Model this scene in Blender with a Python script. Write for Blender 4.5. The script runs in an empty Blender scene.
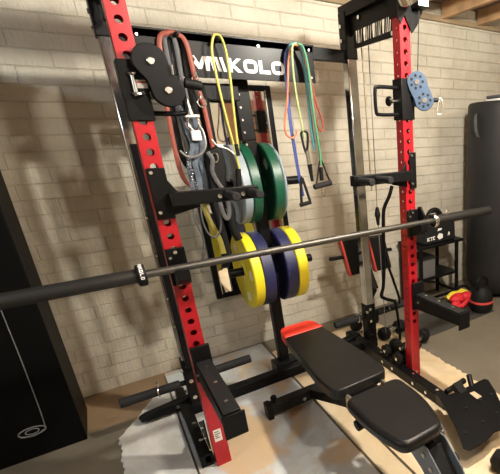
import bpy, bmesh, math, random
from mathutils import Vector, Matrix
random.seed(4)
SC = bpy.context.scene
COL = SC.collection
V = Vector
PI = math.pi

# ------------------------------------------------------------------ materials
def mat(name, color, rough=.5, metal=0., bump=0., bscale=80, mottled=0., mscale=6, coat=0., spec=.5, color2=None):
    m = bpy.data.materials.new(name); m.use_nodes = True
    nt = m.node_tree; b = nt.nodes['Principled BSDF']
    b.inputs['Roughness'].default_value = rough
    b.inputs['Metallic'].default_value = metal
    b.inputs['Coat Weight'].default_value = coat
    b.inputs['Specular IOR Level'].default_value = spec
    tc = nt.nodes.new('ShaderNodeTexCoord')
    n = nt.nodes.new('ShaderNodeTexNoise'); n.inputs['Scale'].default_value = mscale; n.inputs['Detail'].default_value = 5
    nt.links.new(tc.outputs['Object'], n.inputs['Vector'])
    mx = nt.nodes.new('ShaderNodeMix'); mx.data_type = 'RGBA'
    c = tuple(color) + (1,)
    c2 = tuple(color2) + (1,) if color2 else tuple(v * (1 - mottled) for v in color) + (1,)
    mx.inputs[6].default_value = c; mx.inputs[7].default_value = c2
    rp = nt.nodes.new('ShaderNodeValToRGB'); rp.color_ramp.elements[0].position = .4; rp.color_ramp.elements[1].position = .65
    nt.links.new(n.outputs['Fac'], rp.inputs[0]); nt.links.new(rp.outputs[0], mx.inputs[0])
    nt.links.new(mx.outputs[2], b.inputs['Base Color'])
    if bump:
        n2 = nt.nodes.new('ShaderNodeTexNoise'); n2.inputs['Scale'].default_value = bscale; n2.inputs['Detail'].default_value = 4
        nt.links.new(tc.outputs['Object'], n2.inputs['Vector'])
        bp = nt.nodes.new('ShaderNodeBump'); bp.inputs['Strength'].default_value = bump; bp.inputs['Distance'].default_value = .002
        nt.links.new(n2.outputs['Fac'], bp.inputs['Height']); nt.links.new(bp.outputs[0], b.inputs['Normal'])
    return m

M = {}
M['red'] = mat('red_powder_coat', (.40, .006, .014), .36, 0, .1, 300, .1)
M['black'] = mat('black_powder_coat', (.0055, .0055, .006), .42, 0, .15, 400, .2, spec=.16)
M['gloss'] = mat('gloss_black_enamel', (.005, .005, .0055), .32, 0, 0, spec=.14)
M['chrome'] = mat('polished_steel', (.62, .62, .62), .12, 1., .05, 30, .25, 9)
M['steel'] = mat('bright_steel', (.7, .69, .67), .22, 1.)
M['zinc'] = mat('zinc_plated', (.6, .58, .5), .35, 1.)
M['rubber'] = mat('black_rubber', (.007, .007, .007), .6, 0, .3, 300, .2, spec=.2)
M['foam'] = mat('grip_foam', (.016, .016, .017), .75, 0, .3, 500, spec=.25)
M['darkgrey'] = mat('dark_grey_coat', (.014, .0145, .015), .5, 0, .15, 400, .2, spec=.25)
M['grey'] = mat('grey_paint', (.16, .18, .21), .45, 0, .1, 200, .15)
M['vinyl'] = mat('black_vinyl', (.008, .0078, .0078), .38, 0, .35, 220, .2, spec=.3)
M['redpad'] = mat('red_vinyl', (.85, .05, .03), .45, 0, .2, 220)
M['redpipe'] = mat('red_piping', (.55, .06, .05), .5)
M['yellow'] = mat('yellow_rubber', (.80, .68, .02), .5, 0, .1, 200, .12)
M['navy'] = mat('navy_rubber', (.016, .02, .08), .5, 0, .1, 200, .15)
M['green'] = mat('green_rubber', (.004, .075, .038), .42, 0, .1, 200, .15)
M['bluegrey'] = mat('blue_grey_plastic', (.30, .36, .41), .5, 0, 0, 80, .2)
M['white'] = mat('white_print', (.78, .78, .76), .55)
M['sticker'] = mat('white_label', (.75, .72, .68), .5)
M['barsteel'] = mat('bar_dark_steel', (.10, .095, .085), .42, .8, .3, 500)
M['sleeve'] = mat('sleeve_black_oxide', (.030, .029, .027), .5, .5, .3, 500, .1)
M['pulley'] = mat('blue_pulley', (.04, .07, .12), .4, .2, 0)
M['orange'] = mat('orange_latex', (.24, .05, .03), .55)
M['orange2'] = mat('salmon_latex', (.60, .17, .08), .5)
M['yellowtube'] = mat('yellow_latex', (.50, .47, .10), .5)
M['greentube'] = mat('green_latex', (.07, .25, .13), .45)
M['limetube'] = mat('lime_latex', (.33, .40, .17), .45)
M['teal'] = mat('teal_latex', (.05, .20, .24), .45)
M['blueband'] = mat('blue_latex', (.03, .05, .22), .5)
M['webbing'] = mat('grey_blue_webbing', (.10, .13, .17), .7, 0, .6, 300, .5, 30)
M['greystrap'] = mat('grey_strap', (.085, .085, .09), .65, 0, .5, 300, .3, 30)
M['blackstrap'] = mat('black_strap', (.010, .010, .010), .7, 0, .5, 300, spec=.2)
M['cable'] = mat('coated_cable', (.22, .21, .20), .4, .3)
M['goldcable'] = mat('brass_coloured_cable', (.42, .33, .17), .4, .5)
M['wood'] = mat('joist_wood', (.55, .33, .17), .7, 0, .3, 40, .35, 5)
M['decking'] = mat('subfloor_boards', (.20, .13, .11), .8, 0, .3, 40, .3, 4)
M['sill'] = mat('sill_wood', (.34, .25, .15), .7, 0, .3, 40, .3, 5)
M['brown'] = mat('brown_door_wood', (.34, .13, .05), .5, 0, .2, 40, .2, 4)
M['bagvinyl'] = mat('charcoal_vinyl', (.018, .018, .018), .55, 0, .3, 60, .25, 3, spec=.25)
M['cabinet'] = mat('black_cabinet', (.003, .003, .003), .5, 0, 0, spec=.08)
M['silverline'] = mat('silver_trim', (.2, .2, .2), .5, .3)
M['gloveyellow'] = mat('yellow_fabric', (.75, .58, .04), .7)
M['glovered'] = mat('red_fabric', (.65, .02, .03), .6)
M['tub'] = mat('grey_plastic_tub', (.12, .12, .12), .5)
M['tan'] = mat('cardboard', (.5, .4, .26), .7)
m = bpy.data.materials.new('mirror_glass'); m.use_nodes = True
b = m.node_tree.nodes['Principled BSDF']; b.inputs['Metallic'].default_value = 1; b.inputs['Roughness'].default_value = .03
b.inputs['Base Color'].default_value = (.82, .84, .83, 1)
M['mirror'] = m

def brick_mat():
    m = bpy.data.materials.new('painted_brick'); m.use_nodes = True
    nt = m.node_tree; N = nt.nodes; L = nt.links; b = N['Principled BSDF']
    tc = N.new('ShaderNodeTexCoord'); sp = N.new('ShaderNodeSeparateXYZ'); cb = N.new('ShaderNodeCombineXYZ')
    ad = N.new('ShaderNodeMath'); ad.operation = 'ADD'
    L.new(tc.outputs['Object'], sp.inputs[0]); L.new(sp.outputs['X'], ad.inputs[0]); L.new(sp.outputs['Y'], ad.inputs[1])
    L.new(ad.outputs[0], cb.inputs['X']); L.new(sp.outputs['Z'], cb.inputs['Y'])
    wob = N.new('ShaderNodeTexNoise'); wob.inputs['Scale'].default_value = 14
    L.new(cb.outputs[0], wob.inputs['Vector'])
    wm = N.new('ShaderNodeVectorMath'); wm.operation = 'SCALE'; wm.inputs['Scale'].default_value = .007
    L.new(wob.outputs['Color'], wm.inputs[0])
    va = N.new('ShaderNodeVectorMath'); va.operation = 'ADD'
    L.new(cb.outputs[0], va.inputs[0]); L.new(wm.outputs[0], va.inputs[1])
    br = N.new('ShaderNodeTexBrick'); L.new(va.outputs[0], br.inputs['Vector'])
    br.inputs['Scale'].default_value = 1; br.inputs['Brick Width'].default_value = .30; br.inputs['Row Height'].default_value = .078
    br.inputs['Mortar Size'].default_value = .0045; br.inputs['Mortar Smooth'].default_value = .6
    br.inputs['Color1'].default_value = (.61, .57, .475, 1); br.inputs['Color2'].default_value = (.59, .55, .455, 1)
    br.inputs['Mortar'].default_value = (.57, .525, .425, 1); br.inputs['Bias'].default_value = -.2
    n = N.new('ShaderNodeTexNoise'); n.inputs['Scale'].default_value = 3; n.inputs['Detail'].default_value = 8; n.inputs['Roughness'].default_value = .7
    L.new(cb.outputs[0], n.inputs['Vector'])
    mx = N.new('ShaderNodeMix'); mx.data_type = 'RGBA'; mx.blend_type = 'MULTIPLY'
    rp = N.new('ShaderNodeValToRGB'); rp.color_ramp.elements[0].color = (.8, .78, .75, 1); rp.color_ramp.elements[0].position = .35; rp.color_ramp.elements[1].position = .6
    L.new(n.outputs['Fac'], rp.inputs[0]); mx.inputs[0].default_value = 1
    L.new(br.outputs['Color'], mx.inputs[6]); L.new(rp.outputs[0], mx.inputs[7])
    L.new(mx.outputs[2], b.inputs['Base Color'])
    b.inputs['Roughness'].default_value = .62
    # raked vertical scoring of the brick faces
    st = N.new('ShaderNodeVectorMath'); st.operation = 'MULTIPLY'; st.inputs[1].default_value = (75, 9, 1)
    L.new(cb.outputs[0], st.inputs[0])
    n2 = N.new('ShaderNodeTexNoise'); n2.inputs['Scale'].default_value = 1; n2.inputs['Detail'].default_value = 3
    L.new(st.outputs[0], n2.inputs['Vector'])
    n3 = N.new('ShaderNodeTexNoise'); n3.inputs['Scale'].default_value = 40; n3.inputs['Detail'].default_value = 5
    L.new(cb.outputs[0], n3.inputs['Vector'])
    h1 = N.new('ShaderNodeMath'); h1.operation = 'MULTIPLY_ADD'; h1.inputs[1].default_value = -.55
    L.new(br.outputs['Fac'], h1.inputs[0])
    h2 = N.new('ShaderNodeMath'); h2.operation = 'MULTIPLY_ADD'; h2.inputs[1].default_value = .6
    L.new(n2.outputs['Fac'], h2.inputs[0])
    h3 = N.new('ShaderNodeMath'); h3.operation = 'MULTIPLY'; h3.inputs[1].default_value = .5
    L.new(n3.outputs['Fac'], h3.inputs[0]); L.new(h3.outputs[0], h2.inputs[2]); L.new(h2.outputs[0], h1.inputs[2])
    bp = N.new('ShaderNodeBump'); bp.inputs['Strength'].default_value = 1.; bp.inputs['Distance'].default_value = .008
    L.new(h1.outputs[0], bp.inputs['Height']); L.new(bp.outputs[0], b.inputs['Normal'])
    return m
M['brick'] = brick_mat()

def ramp_mat(name, stops, scale, rough=.6, detail=8, stretch=(1, 1, 1), bump=.3, coat=0, distort=0.):
    m = bpy.data.materials.new(name); m.use_nodes = True
    nt = m.node_tree; N = nt.nodes; L = nt.links; b = N['Principled BSDF']
    tc = N.new('ShaderNodeTexCoord'); mp = N.new('ShaderNodeMapping'); mp.inputs['Scale'].default_value = stretch
    L.new(tc.outputs['Object'], mp.inputs[0])
    n = N.new('ShaderNodeTexNoise'); n.inputs['Scale'].default_value = scale; n.inputs['Detail'].default_value = detail
    n.inputs['Roughness'].default_value = .65; n.inputs['Distortion'].default_value = distort
    L.new(mp.outputs[0], n.inputs['Vector'])
    r = N.new('ShaderNodeValToRGB')
    while len(r.color_ramp.elements) < len(stops): r.color_ramp.elements.new(.5)
    for e, (p, c) in zip(r.color_ramp.elements, stops): e.position = p; e.color = tuple(c) + (1,)
    L.new(n.outputs['Fac'], r.inputs[0]); L.new(r.outputs[0], b.inputs['Base Color'])
    b.inputs['Roughness'].default_value = rough; b.inputs['Coat Weight'].default_value = coat
    n2 = N.new('ShaderNodeTexNoise'); n2.inputs['Scale'].default_value = 60; n2.inputs['Detail'].default_value = 4
    L.new(mp.outputs[0], n2.inputs['Vector'])
    bp = N.new('ShaderNodeBump'); bp.inputs['Strength'].default_value = bump; bp.inputs['Distance'].default_value = .002
    L.new(n2.outputs['Fac'], bp.inputs['Height']); L.new(bp.outputs[0], b.inputs['Normal'])
    return m
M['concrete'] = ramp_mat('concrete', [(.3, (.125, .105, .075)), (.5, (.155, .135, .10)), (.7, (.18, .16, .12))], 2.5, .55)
def stain(m, c, r, col, amt=.9):
    nt = m.node_tree; N = nt.nodes; L = nt.links; b = N['Principled BSDF']
    src = b.inputs['Base Color'].links[0].from_socket
    tc = N.new('ShaderNodeTexCoord'); mp = N.new('ShaderNodeMapping'); mp.vector_type = 'POINT'
    mp.inputs['Scale'].default_value = (1 / r[0], 1 / r[1], 1); mp.inputs['Location'].default_value = (-c[0] / r[0], -c[1] / r[1], 0)
    L.new(tc.outputs['Object'], mp.inputs[0])
    g = N.new('ShaderNodeTexGradient'); g.gradient_type = 'SPHERICAL'; L.new(mp.outputs[0], g.inputs[0])
    n = N.new('ShaderNodeTexNoise'); n.inputs['Scale'].default_value = 9; n.inputs['Detail'].default_value = 6; L.new(tc.outputs['Object'], n.inputs['Vector'])
    ad = N.new('ShaderNodeMath'); ad.operation = 'ADD'; L.new(g.outputs['Fac'], ad.inputs[0]); L.new(n.outputs['Fac'], ad.inputs[1])
    rp = N.new('ShaderNodeValToRGB'); rp.color_ramp.elements[0].position = .62; rp.color_ramp.elements[1].position = .85
    rp.color_ramp.elements[1].color = (amt, amt, amt, 1)
    L.new(ad.outputs[0], rp.inputs[0])
    mx = N.new('ShaderNodeMix'); mx.data_type = 'RGBA'; L.new(rp.outputs[0], mx.inputs[0]); L.new(src, mx.inputs[6]); mx.inputs[7].default_value = tuple(col) + (1,)
    L.new(mx.outputs[2], b.inputs['Base Color'])
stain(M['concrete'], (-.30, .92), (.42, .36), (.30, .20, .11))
M['matA'] = ramp_mat('whitewashed_board', [(.32, (.44, .42, .36)), (.5, (.58, .58, .55)), (.62, (.68, .69, .67))], 3.2, .6, distort=.6)
M['matB'] = ramp_mat('marbled_grey_board', [(.39, (.56, .42, .26)), (.45, (.50, .48, .44)), (.50, (.52, .555, .56)), (.66, (.64, .68, .69))], 2.3, .55, distort=.9)
stain(M['matB'], (.10, .10), (.17, .42), (.58, .43, .26))
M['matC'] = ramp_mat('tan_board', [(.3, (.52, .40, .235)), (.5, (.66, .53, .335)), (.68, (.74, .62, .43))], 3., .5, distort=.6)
M['paint'] = ramp_mat('beige_paint', [(.3, (.66, .58, .43)), (.7, (.76, .68, .52))], 2., .7)

# ------------------------------------------------------------------ mesh helpers
class MB:
    def __init__(s): s.bm = bmesh.new()
    def box(s, c, d, rot=None, taper=None):
        c = V(c); hx, hy, hz = d[0] / 2, d[1] / 2, d[2] / 2
        vs = []
        for z in (-hz, hz):
            for x, y in ((-hx, -hy), (hx, -hy), (hx, hy), (-hx, hy)):
                v = V((x, y, z))
                if taper and z > 0: v.x *= taper; v.y *= taper
                if rot: v = rot @ v
                vs.append(s.bm.verts.new(v + c))
        for f in ((0, 3, 2, 1), (4, 5, 6, 7), (0, 1, 5, 4), (1, 2, 6, 5), (2, 3, 7, 6), (3, 0, 4, 7)):
            s.bm.faces.new([vs[i] for i in f])
        return s
    def b2(s, p, q):
        p = V(p); q = V(q); return s.box((p + q) / 2, [abs(a) for a in (q - p)])
    def beam(s, p0, p1, w, h, up=(0, 0, 1), w1=None, h1=None):
        p0 = V(p0); p1 = V(p1); d = (p1 - p0).normalized(); up = V(up)
        sx = d.cross(up).normalized(); u = sx.cross(d)
        w1 = w1 or w; h1 = h1 or h; r = []
        for p, a, c in ((p0, w, h), (p1, w1, h1)):
            r.append([s.bm.verts.new(p + sx * (i * a / 2) + u * (j * c / 2)) for i, j in ((-1, -1), (1, -1), (1, 1), (-1, 1))])
        s.bm.faces.new(r[0][::-1]); s.bm.faces.new(r[1])
        for i in range(4): s.bm.faces.new([r[0][i], r[0][(i + 1) % 4], r[1][(i + 1) % 4], r[1][i]])
        return s
    def cyl(s, p0, p1, r, seg=20, r2=None):
        p0 = V(p0); p1 = V(p1); d = (p1 - p0).normalized()
        a = d.orthogonal().normalized(); c = d.cross(a); r2 = r if r2 is None else r2
        A = [s.bm.verts.new(p0 + (a * math.cos(t) + c * math.sin(t)) * r) for t in [2 * PI * i / seg for i in range(seg)]]
        B = [s.bm.verts.new(p1 + (a * math.cos(t) + c * math.sin(t)) * r2) for t in [2 * PI * i / seg for i in range(seg)]]
        s.bm.faces.new(A[::-1]); s.bm.faces.new(B)
        for i in range(seg): s.bm.faces.new([A[i], A[(i + 1) % seg], B[(i + 1) % seg], B[i]])
        return s
    def lathe(s, prof, p0=(0, 0, 0), axis='X', seg=40):
        # prof: (along, radius)
        p0 = V(p0); rings = []
        for a, r in prof:
            ring = []
            for i in range(seg):
                t = 2 * PI * i / seg; c, n = r * math.cos(t), r * math.sin(t)
                ring.append(s.bm.verts.new(p0 + (V((a, c, n)) if axis == 'X' else V((c, n, a)) if axis == 'Z' else V((n, a, c)))))
            rings.append(ring)
        for j in range(len(rings) - 1):
            for i in range(seg): s.bm.faces.new([rings[j][i], rings[j][(i + 1) % seg], rings[j + 1][(i + 1) % seg], rings[j + 1][i]])
        s.bm.faces.new(rings[0][::-1]); s.bm.faces.new(rings[-1])
        return s
    def tube(s, pts, r, seg=10, closed=False, flat=None, ref=None, smooth=4):
        P = [V(p) for p in pts]
        if smooth and len(P) > 2:      # Catmull-Rom
            Q = []; n = len(P)
            rng = range(n) if closed else range(n - 1)
            for i in rng:
                a = P[(i - 1) % n] if closed or i > 0 else P[0] * 2 - P[1]
                b_, c = P[i], P[(i + 1) % n]
                d = P[(i + 2) % n] if closed or i + 2 < n else P[-1] * 2 - P[-2]
                for k in range(smooth):
                    t = k / smooth
                    Q.append(.5 * ((2 * b_) + (c - a) * t + (2 * a - 5 * b_ + 4 * c - d) * t * t + (3 * b_ - a - 3 * c + d) * t ** 3))
            if not closed: Q.append(P[-1])
            P = Q
        n = len(P); rings = []; prev = None
        for i in range(n):
            if closed: t = (P[(i + 1) % n] - P[i - 1]).normalized()
            else: t = (P[min(i + 1, n - 1)] - P[max(i - 1, 0)]).normalized()
            if ref is not None: a = V(ref) - t * t.dot(V(ref)); a.normalize()
            elif prev is None: a = t.orthogonal().normalized()
            else: a = (prev - t * t.dot(prev)).normalized()
            prev = a; c = t.cross(a)
            ra, rc = (flat if flat else (r, r))
            rings.append([s.bm.verts.new(P[i] + a * math.cos(2 * PI * k / seg) * ra + c * math.sin(2 * PI * k / seg) * rc) for k in range(seg)])
        m_ = n if closed else n - 1
        for j in range(m_):
            A, B = rings[j], rings[(j + 1) % n]
            for i in range(seg): s.bm.faces.new([A[i], A[(i + 1) % seg], B[(i + 1) % seg], B[i]])
        if not closed: s.bm.faces.new(rings[0][::-1]); s.bm.faces.new(rings[-1])
        return s
    def prism(s, poly, o, ax, ay, dep):
        # polygon poly in plane o+ax*u+ay*v, extruded by vector dep
        o, ax, ay, dep = V(o), V(ax), V(ay), V(dep)
        A = [s.bm.verts.new(o + ax * u + ay * v) for u, v in poly]; B = [s.bm.verts.new(p.co + dep) for p in A]
        n = len(A); s.bm.faces.new(A[::-1]); s.bm.faces.new(B)
        for i in range(n): s.bm.faces.new([A[i], A[(i + 1) % n], B[(i + 1) % n], B[i]])
        return s
    def sphere(s, c, r, sc=(1, 1, 1), seg=16):
        mt = Matrix.Translation(V(c)) @ Matrix.Diagonal((r * sc[0], r * sc[1], r * sc[2], 1))
        bmesh.ops.create_uvsphere(s.bm, u_segments=seg, v_segments=seg // 2 + 2, radius=1, matrix=mt); return s
    def build(s, name, m, parent=None, bevel=0., smooth=True, bseg=2, solid=0, sub=0, loc=None):
        bmesh.ops.recalc_face_normals(s.bm, faces=s.bm.faces)
        org = V(loc) if loc is not None else (V(parent['_o']) if parent is not None else V((0, 0, 0)))
        if org.length: bmesh.ops.translate(s.bm, verts=s.bm.verts, vec=-org)
        me = bpy.data.meshes.new(name); s.bm.to_mesh(me); s.bm.free()
        me.materials.append(m)
        o = bpy.data.objects.new(name, me); COL.objects.link(o)
        if parent is not None: o.parent = parent
        else: o.location = org
        o['_o'] = tuple(org)
        if smooth:
            for p in me.polygons: p.use_smooth = True
            try: me.set_sharp_from_angle(angle=math.radians(35))
            except Exception: pass
        if solid:
            md = o.modifiers.new('solid', 'SOLIDIFY'); md.thickness = solid; md.offset = -1
        if bevel:
            md = o.modifiers.new('bevel', 'BEVEL'); md.width = bevel; md.segments = bseg; md.limit_method = 'ANGLE'; md.angle_limit = math.radians(40)
        if sub:
            md = o.modifiers.new('sub', 'SUBSURF'); md.levels = sub; md.render_levels = sub
        return o

def islands(mb, name, m, parent, **k):
    bm = mb.bm; seen = set(); out = []
    for v in list(bm.verts):
        if v in seen: continue
        st = [v]; isl = []; seen.add(v)
        while st:
            a = st.pop(); isl.append(a)
            for e in a.link_edges:
                b_ = e.other_vert(a)
                if b_ not in seen: seen.add(b_); st.append(b_)
        out.append(isl)
    for isl in out:
        n = MB(); mp = {v: n.bm.verts.new(v.co) for v in isl}
        for f in {f for v in isl for f in v.link_faces}: n.bm.faces.new([mp[v] for v in f.verts])
        n.build(name, m, parent, **k)
    bm.free()
def tag(o, label=None, cat=None, group=None, kind=None):
    if label: o['label'] = label
    if cat: o['category'] = cat
    if group: o['group'] = group
    if kind: o['kind'] = kind
    return o
def thing(name, label, cat, loc, group=None):
    o = bpy.data.objects.new(name, None); COL.objects.link(o); o.location = loc; o.empty_display_size = .05
    o['_o'] = tuple(float(v) for v in loc)
    return tag(o, label, cat, group)
def structure(name, mb, m, **k): return tag(mb.build(name, m, **k), kind='structure')
def copy_tree(o, parent=None):
    c = o.copy(); COL.objects.link(c); c.parent = parent
    for ch in list(o.children): copy_tree(ch, c)
    return c
def ang(p, q): return V(q) - V(p)
RX = lambda a: Matrix.Rotation(math.radians(a), 3, 'X')
RY = lambda a: Matrix.Rotation(math.radians(a), 3, 'Y')
RZ = lambda a: Matrix.Rotation(math.radians(a), 3, 'Z')

# block lettering -------------------------------------------------------------
def ring_poly(w, h, t, r, n=6):
    def rr(w, h, r):
        out = []
        for cx, cy, a0 in ((w - r, h - r, 0), (r, h - r, 90), (r, r, 180), (w - r, r, 270)):
            for k in range(n + 1):
                a = math.radians(a0 + 90 * k / n); out.append((cx + r * math.cos(a), cy + r * math.sin(a)))
        return out
    return rr(w, h, r), [(x + t, y + t) for x, y in rr(w - 2 * t, h - 2 * t, max(r - t, .02))]
GLYPH = {
 'M': [[(0, 0), (.28, 0), (.62, .72), (.52, 1), (.36, 1)], [(.5, .55), (.7, .1), (.86, .1), (1.2, 1), (.98, 1), (.78, .45), (.6, 1), (.42, 1)], [(1.04, .0), (1.24, .0), (1.32, 1), (1.12, 1)]],
 'I': [[(0, 0), (.12, 0), (.12, 1), (0, 1)], [(.2, 0), (.32, 0), (.32, 1), (.2, 1)], [(.4, 0), (.52, 0), (.52, 1), (.4, 1)]],
 'K': [[(0, 0), (.3, 0), (.3, 1), (0, 1)], [(.3, .36), (.72, 0), (1.1, 0), (.5, .53), (1.08, 1), (.72, 1), (.3, .66)]],
 'L': [[(0, 0), (.95, 0), (.95, .28), (.3, .28), (.3, 1), (0, 1)]],
 'T': [[(.3, 0), (.55, 0), (.55, .78), (.85, .78), (.85, 1), (0, 1), (0, .78), (.3, .78)]],
 'C': [[(0, 0), (.8, 0), (.8, .25), (.28, .25), (.28, .75), (.8, .75), (.8, 1), (0, 1)]],
 'A': [[(0, 0), (.25, 0), (.36, .3), (.6, .3), (.7, 0), (.95, 0), (.6, 1), (.35, 1)]],
}
def letters(mb, text, o, ax, ay, size, width=1., dep=(0, -.0015, 0), gap=.16):
    o, ax, ay = V(o), V(ax), V(ay); x = 0
    for ch in text:
        if ch == 'O':
            w = 1.15; a, b_ = ring_poly(w, 1, .27, .38)
            n = len(a)
            A = [mb.bm.verts.new(o + ax * (x + u) * size * width + ay * v * size) for u, v in a]
            B = [mb.bm.verts.new(o + ax * (x + u) * size * width + ay * v * size) for u, v in b_]
            A2 = [mb.bm.verts.new(p.co + V(dep)) for p in A]; B2 = [mb.bm.verts.new(p.co + V(dep)) for p in B]
            for i in range(n):
                j = (i + 1) % n
                for q in ((A[i], A[j], B[j], B[i]), (A2[i], B2[i], B2[j], A2[j]), (A[i], A2[i], A2[j], A[j]), (B[i], B[j], B2[j], B2[i])): mb.bm.faces.new(q)
        elif ch == ' ': w = .4
        else:
            w = max(u for pl in GLYPH[ch] for u, v in pl)
            for pl in GLYPH[ch]: mb.prism([((x + u) * size * width, v * size) for u, v in pl], o, ax, ay, dep)
        x += w + gap
    return x * size * width

# ------------------------------------------------------------------ setting
YW = 1.1; ZC = 2.275; W = 1.13; D = .5
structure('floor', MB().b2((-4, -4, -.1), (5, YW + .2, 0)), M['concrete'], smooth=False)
structure('wall_back', MB().b2((-4, YW, 0), (5, YW + .2, ZC + .3)), M['brick'], smooth=False)
structure('wall_left', MB().b2((-4.2, -4, 0), (-4, YW, ZC + .3)), M['paint'], smooth=False)
structure('wall_right', MB().b2((5, -4, 0), (5.2, YW, ZC + .3)), M['brick'], smooth=False)
structure('wall_front', MB().b2((-4, -4.2, 0), (5, -4, ZC + .3)), M['paint'], smooth=False)
structure('ceiling', MB().b2((-4, -4, ZC + .125), (5, YW, ZC + .28)), M['decking'], smooth=False)
structure('trim_1', MB().b2((-4, YW - .03, ZC), (5, YW + .1, ZC + .04)), M['sill'], smooth=False)
structure('trim_2', MB().b2((-1.3, YW - .13, 0), (-.53, YW, ZC)), mat('dusty_tan_paint', (.36, .30, .21), .7, 0, .3, 40, .2), smooth=False)
for i in range(22):
    x = -3.72 + i * .405
    tag(MB().b2((x - .02, -4, ZC + .02), (x + .02, YW - .03, ZC + .125)).build('trim_%d' % (i + 3), M['wood'], smooth=False), kind='structure')
structure('door_1', MB().b2((1.85, -4, 0), (2.78, -3.95, 2.12)), M['brown'], bevel=.005)

# floor boards ---------------------------------------------------------------
def jag_board(name, x0, x1, y0, y1, m, label, jl=False, jr=False, z=.012):
    pts = []
    n = 90
    for i in range(n + 1):
        y = y1 + (y0 - y1) * i / n; pts.append((x0 + (max(0, y - .50) * .62 if jl else 0) + ((.005 if i % 2 else -.003) + random.uniform(-.006, .006) if jl else 0), y))
    for i in range(n + 1):
        y = y0 + (y1 - y0) * i / n; pts.append((x1 + ((.005 if i % 2 else -.003) + random.uniform(-.006, .006) if jr else 0), y))
    return tag(MB().prism(pts, (0, 0, .001), (1, 0, 0), (0, 1, 0), (0, 0, z)).build(name, m, smooth=False), label, 'floor mat')
jag_board('floor_mat', -.38, -.114, -1.4, .80, M['matA'], 'whitish marbled floor mat with ragged edge left of the left red upright', jl=True)
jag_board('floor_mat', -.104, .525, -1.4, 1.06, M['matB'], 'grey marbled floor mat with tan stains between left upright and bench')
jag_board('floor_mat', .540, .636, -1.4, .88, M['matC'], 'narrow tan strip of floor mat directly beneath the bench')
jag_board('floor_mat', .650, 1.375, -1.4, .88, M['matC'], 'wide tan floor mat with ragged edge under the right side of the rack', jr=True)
ZF = .013

# ------------------------------------------------------------------ power rack
rack = thing('power_rack', 'red and black steel power rack with a white lettered banner plate', 'power rack', (W / 2, .25, 0))
def upright_mb(x, y, z0, z1, a=.03, big=.0125, small=.006, hz0=.38):
    mb = MB(); n = int(round((z1 - z0) / .05))
    for f, (nx, ny) in enumerate(((0, -1), (1, 0), (0, 1), (-1, 0))):
        tx, ty = -ny, nx
        r = big if f in (0, 2) else small
        for k in range(n):
            za = z0 + k * .05; zb = za + .05; zc = za + .025
            per = []
            for i in range(16):
                sd, t = divmod(i, 4); t /= 4
                per.append([(a, -.025 + .05 * t), (a - 2 * a * t, .025), (-a, .025 - .05 * t), (-a + 2 * a * t, -.025)][sd])
            P = [mb.bm.verts.new((x + nx * a + tx * u, y + ny * a + ty * u, zc + v)) for u, v in per]
            if zc < hz0 or (zc > z1 - .04): mb.bm.faces.new(P); continue
            off = math.atan2(-.025, a)
            Q = [mb.bm.verts.new((x + nx * a + tx * r * math.cos(t), y + ny * a + ty * r * math.cos(t), zc + r * math.sin(t))) for t in [math.atan2(per[i][1] , per[i][0]) for i in range(16)]]
            for i in range(16): mb.bm.faces.new([P[i], P[(i + 1) % 16], Q[(i + 1) % 16], Q[i]])
    bmesh.ops.remove_doubles(mb.bm, verts=mb.bm.verts, dist=1e-5)
    return mb
for x in (0, W):
    o = upright_mb(x, 0, .013, 1.963).build('front_upright', M['red'], rack, solid=.004, smooth=False)
    o['label'] = 'red perforated front upright'
MB().prism([(0, 0), (.032, 0), (.032, .062), (0, .062)], (-.018, -.0305, .145), (1, 0, 0), (0, 0, 1), (0, -.001, 0)).build('warning_label', M['sticker'], rack)
mbt = MB()
for zz, ww in ((.162, .02), (.172, .014), (.182, .022), (.194, .018)): mbt.b2((-.014, -.0325, zz), (-.014 + ww, -.0315, zz + .0035))
mbt.build('label_text', M['black'], rack)
for x in (-.004, W):
    o = MB().b2((x - .03, D - .03, .28), (x + .03, D + .03, 1.86)).build('rear_post', M['chrome'], rack, bevel=.006)
    o['label'] = 'polished steel rear post'
    MB().b2((x - .035, D - .035, .06), (x + .035, D + .035, .34)).build('post_socket', M['black'], rack, bevel=.004)
    MB().b2((x - .035, D - .036, 1.83), (x + .035, D + .036, 2.06)).build('post_cap', M['black'], rack, bevel=.004)
    xr = (x - .068) if x < .5 else x - .062
    MB().b2((xr - (.018 if x < .5 else .03), -.0 if x < .5 else -.40, ZF), (xr + .03, D + .2, .075)).build('base_rail', M['black'], rack, bevel=.004)
    MB().b2((xr - .02, D - .04, ZF), (x + .035, D + .04, .074)).build('base_socket', M['black'], rack, bevel=.003)
    MB().b2((xr, .0, .03), (x - .03, .03, .07)).build('rail_joint', M['black'], rack, bevel=.003)
    # lower corner gusset
    MB().prism([(.03, .075), (.28, .075), (.03, .24)], (x - .037, 0, 0), (0, 1, 0), (0, 0, 1), (.006, 0, 0)).build('base_gusset', M['black'], rack)
    bo = MB()
    for yy, zz in ((.07, .12), (.13, .11), (.07, .18)): bo.cyl((x - .037, yy, zz), (x - .046, yy, zz), .009, 10)
    for yy in (.45, .55): bo.cyl((x - .036, yy, .3 if yy < .5 else .12), (x - .046, yy, .3 if yy < .5 else .12), .011, 10)
    for zz in (.12, .22, .31): bo.cyl((x - .01, D - .036, zz), (x - .01, D - .046, zz), .011, 10)
    islands(bo, 'bolt', M['steel'], rack)
# left post side bolts seen as small bright heads
bo = MB()
for zz in (.55, .70, .92, 1.10): bo.cyl((-.022, D - .045, zz), (-.029, D - .045, zz), .008, 10)
islands(bo, 'bolt', M['steel'], rack)
# narrow black guide strip beside left post
MB().b2((-.022, D - .06, .3), (.02, D - .032, 1.42)).build('guide_strip', M['gloss'], rack, bevel=.003)
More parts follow.
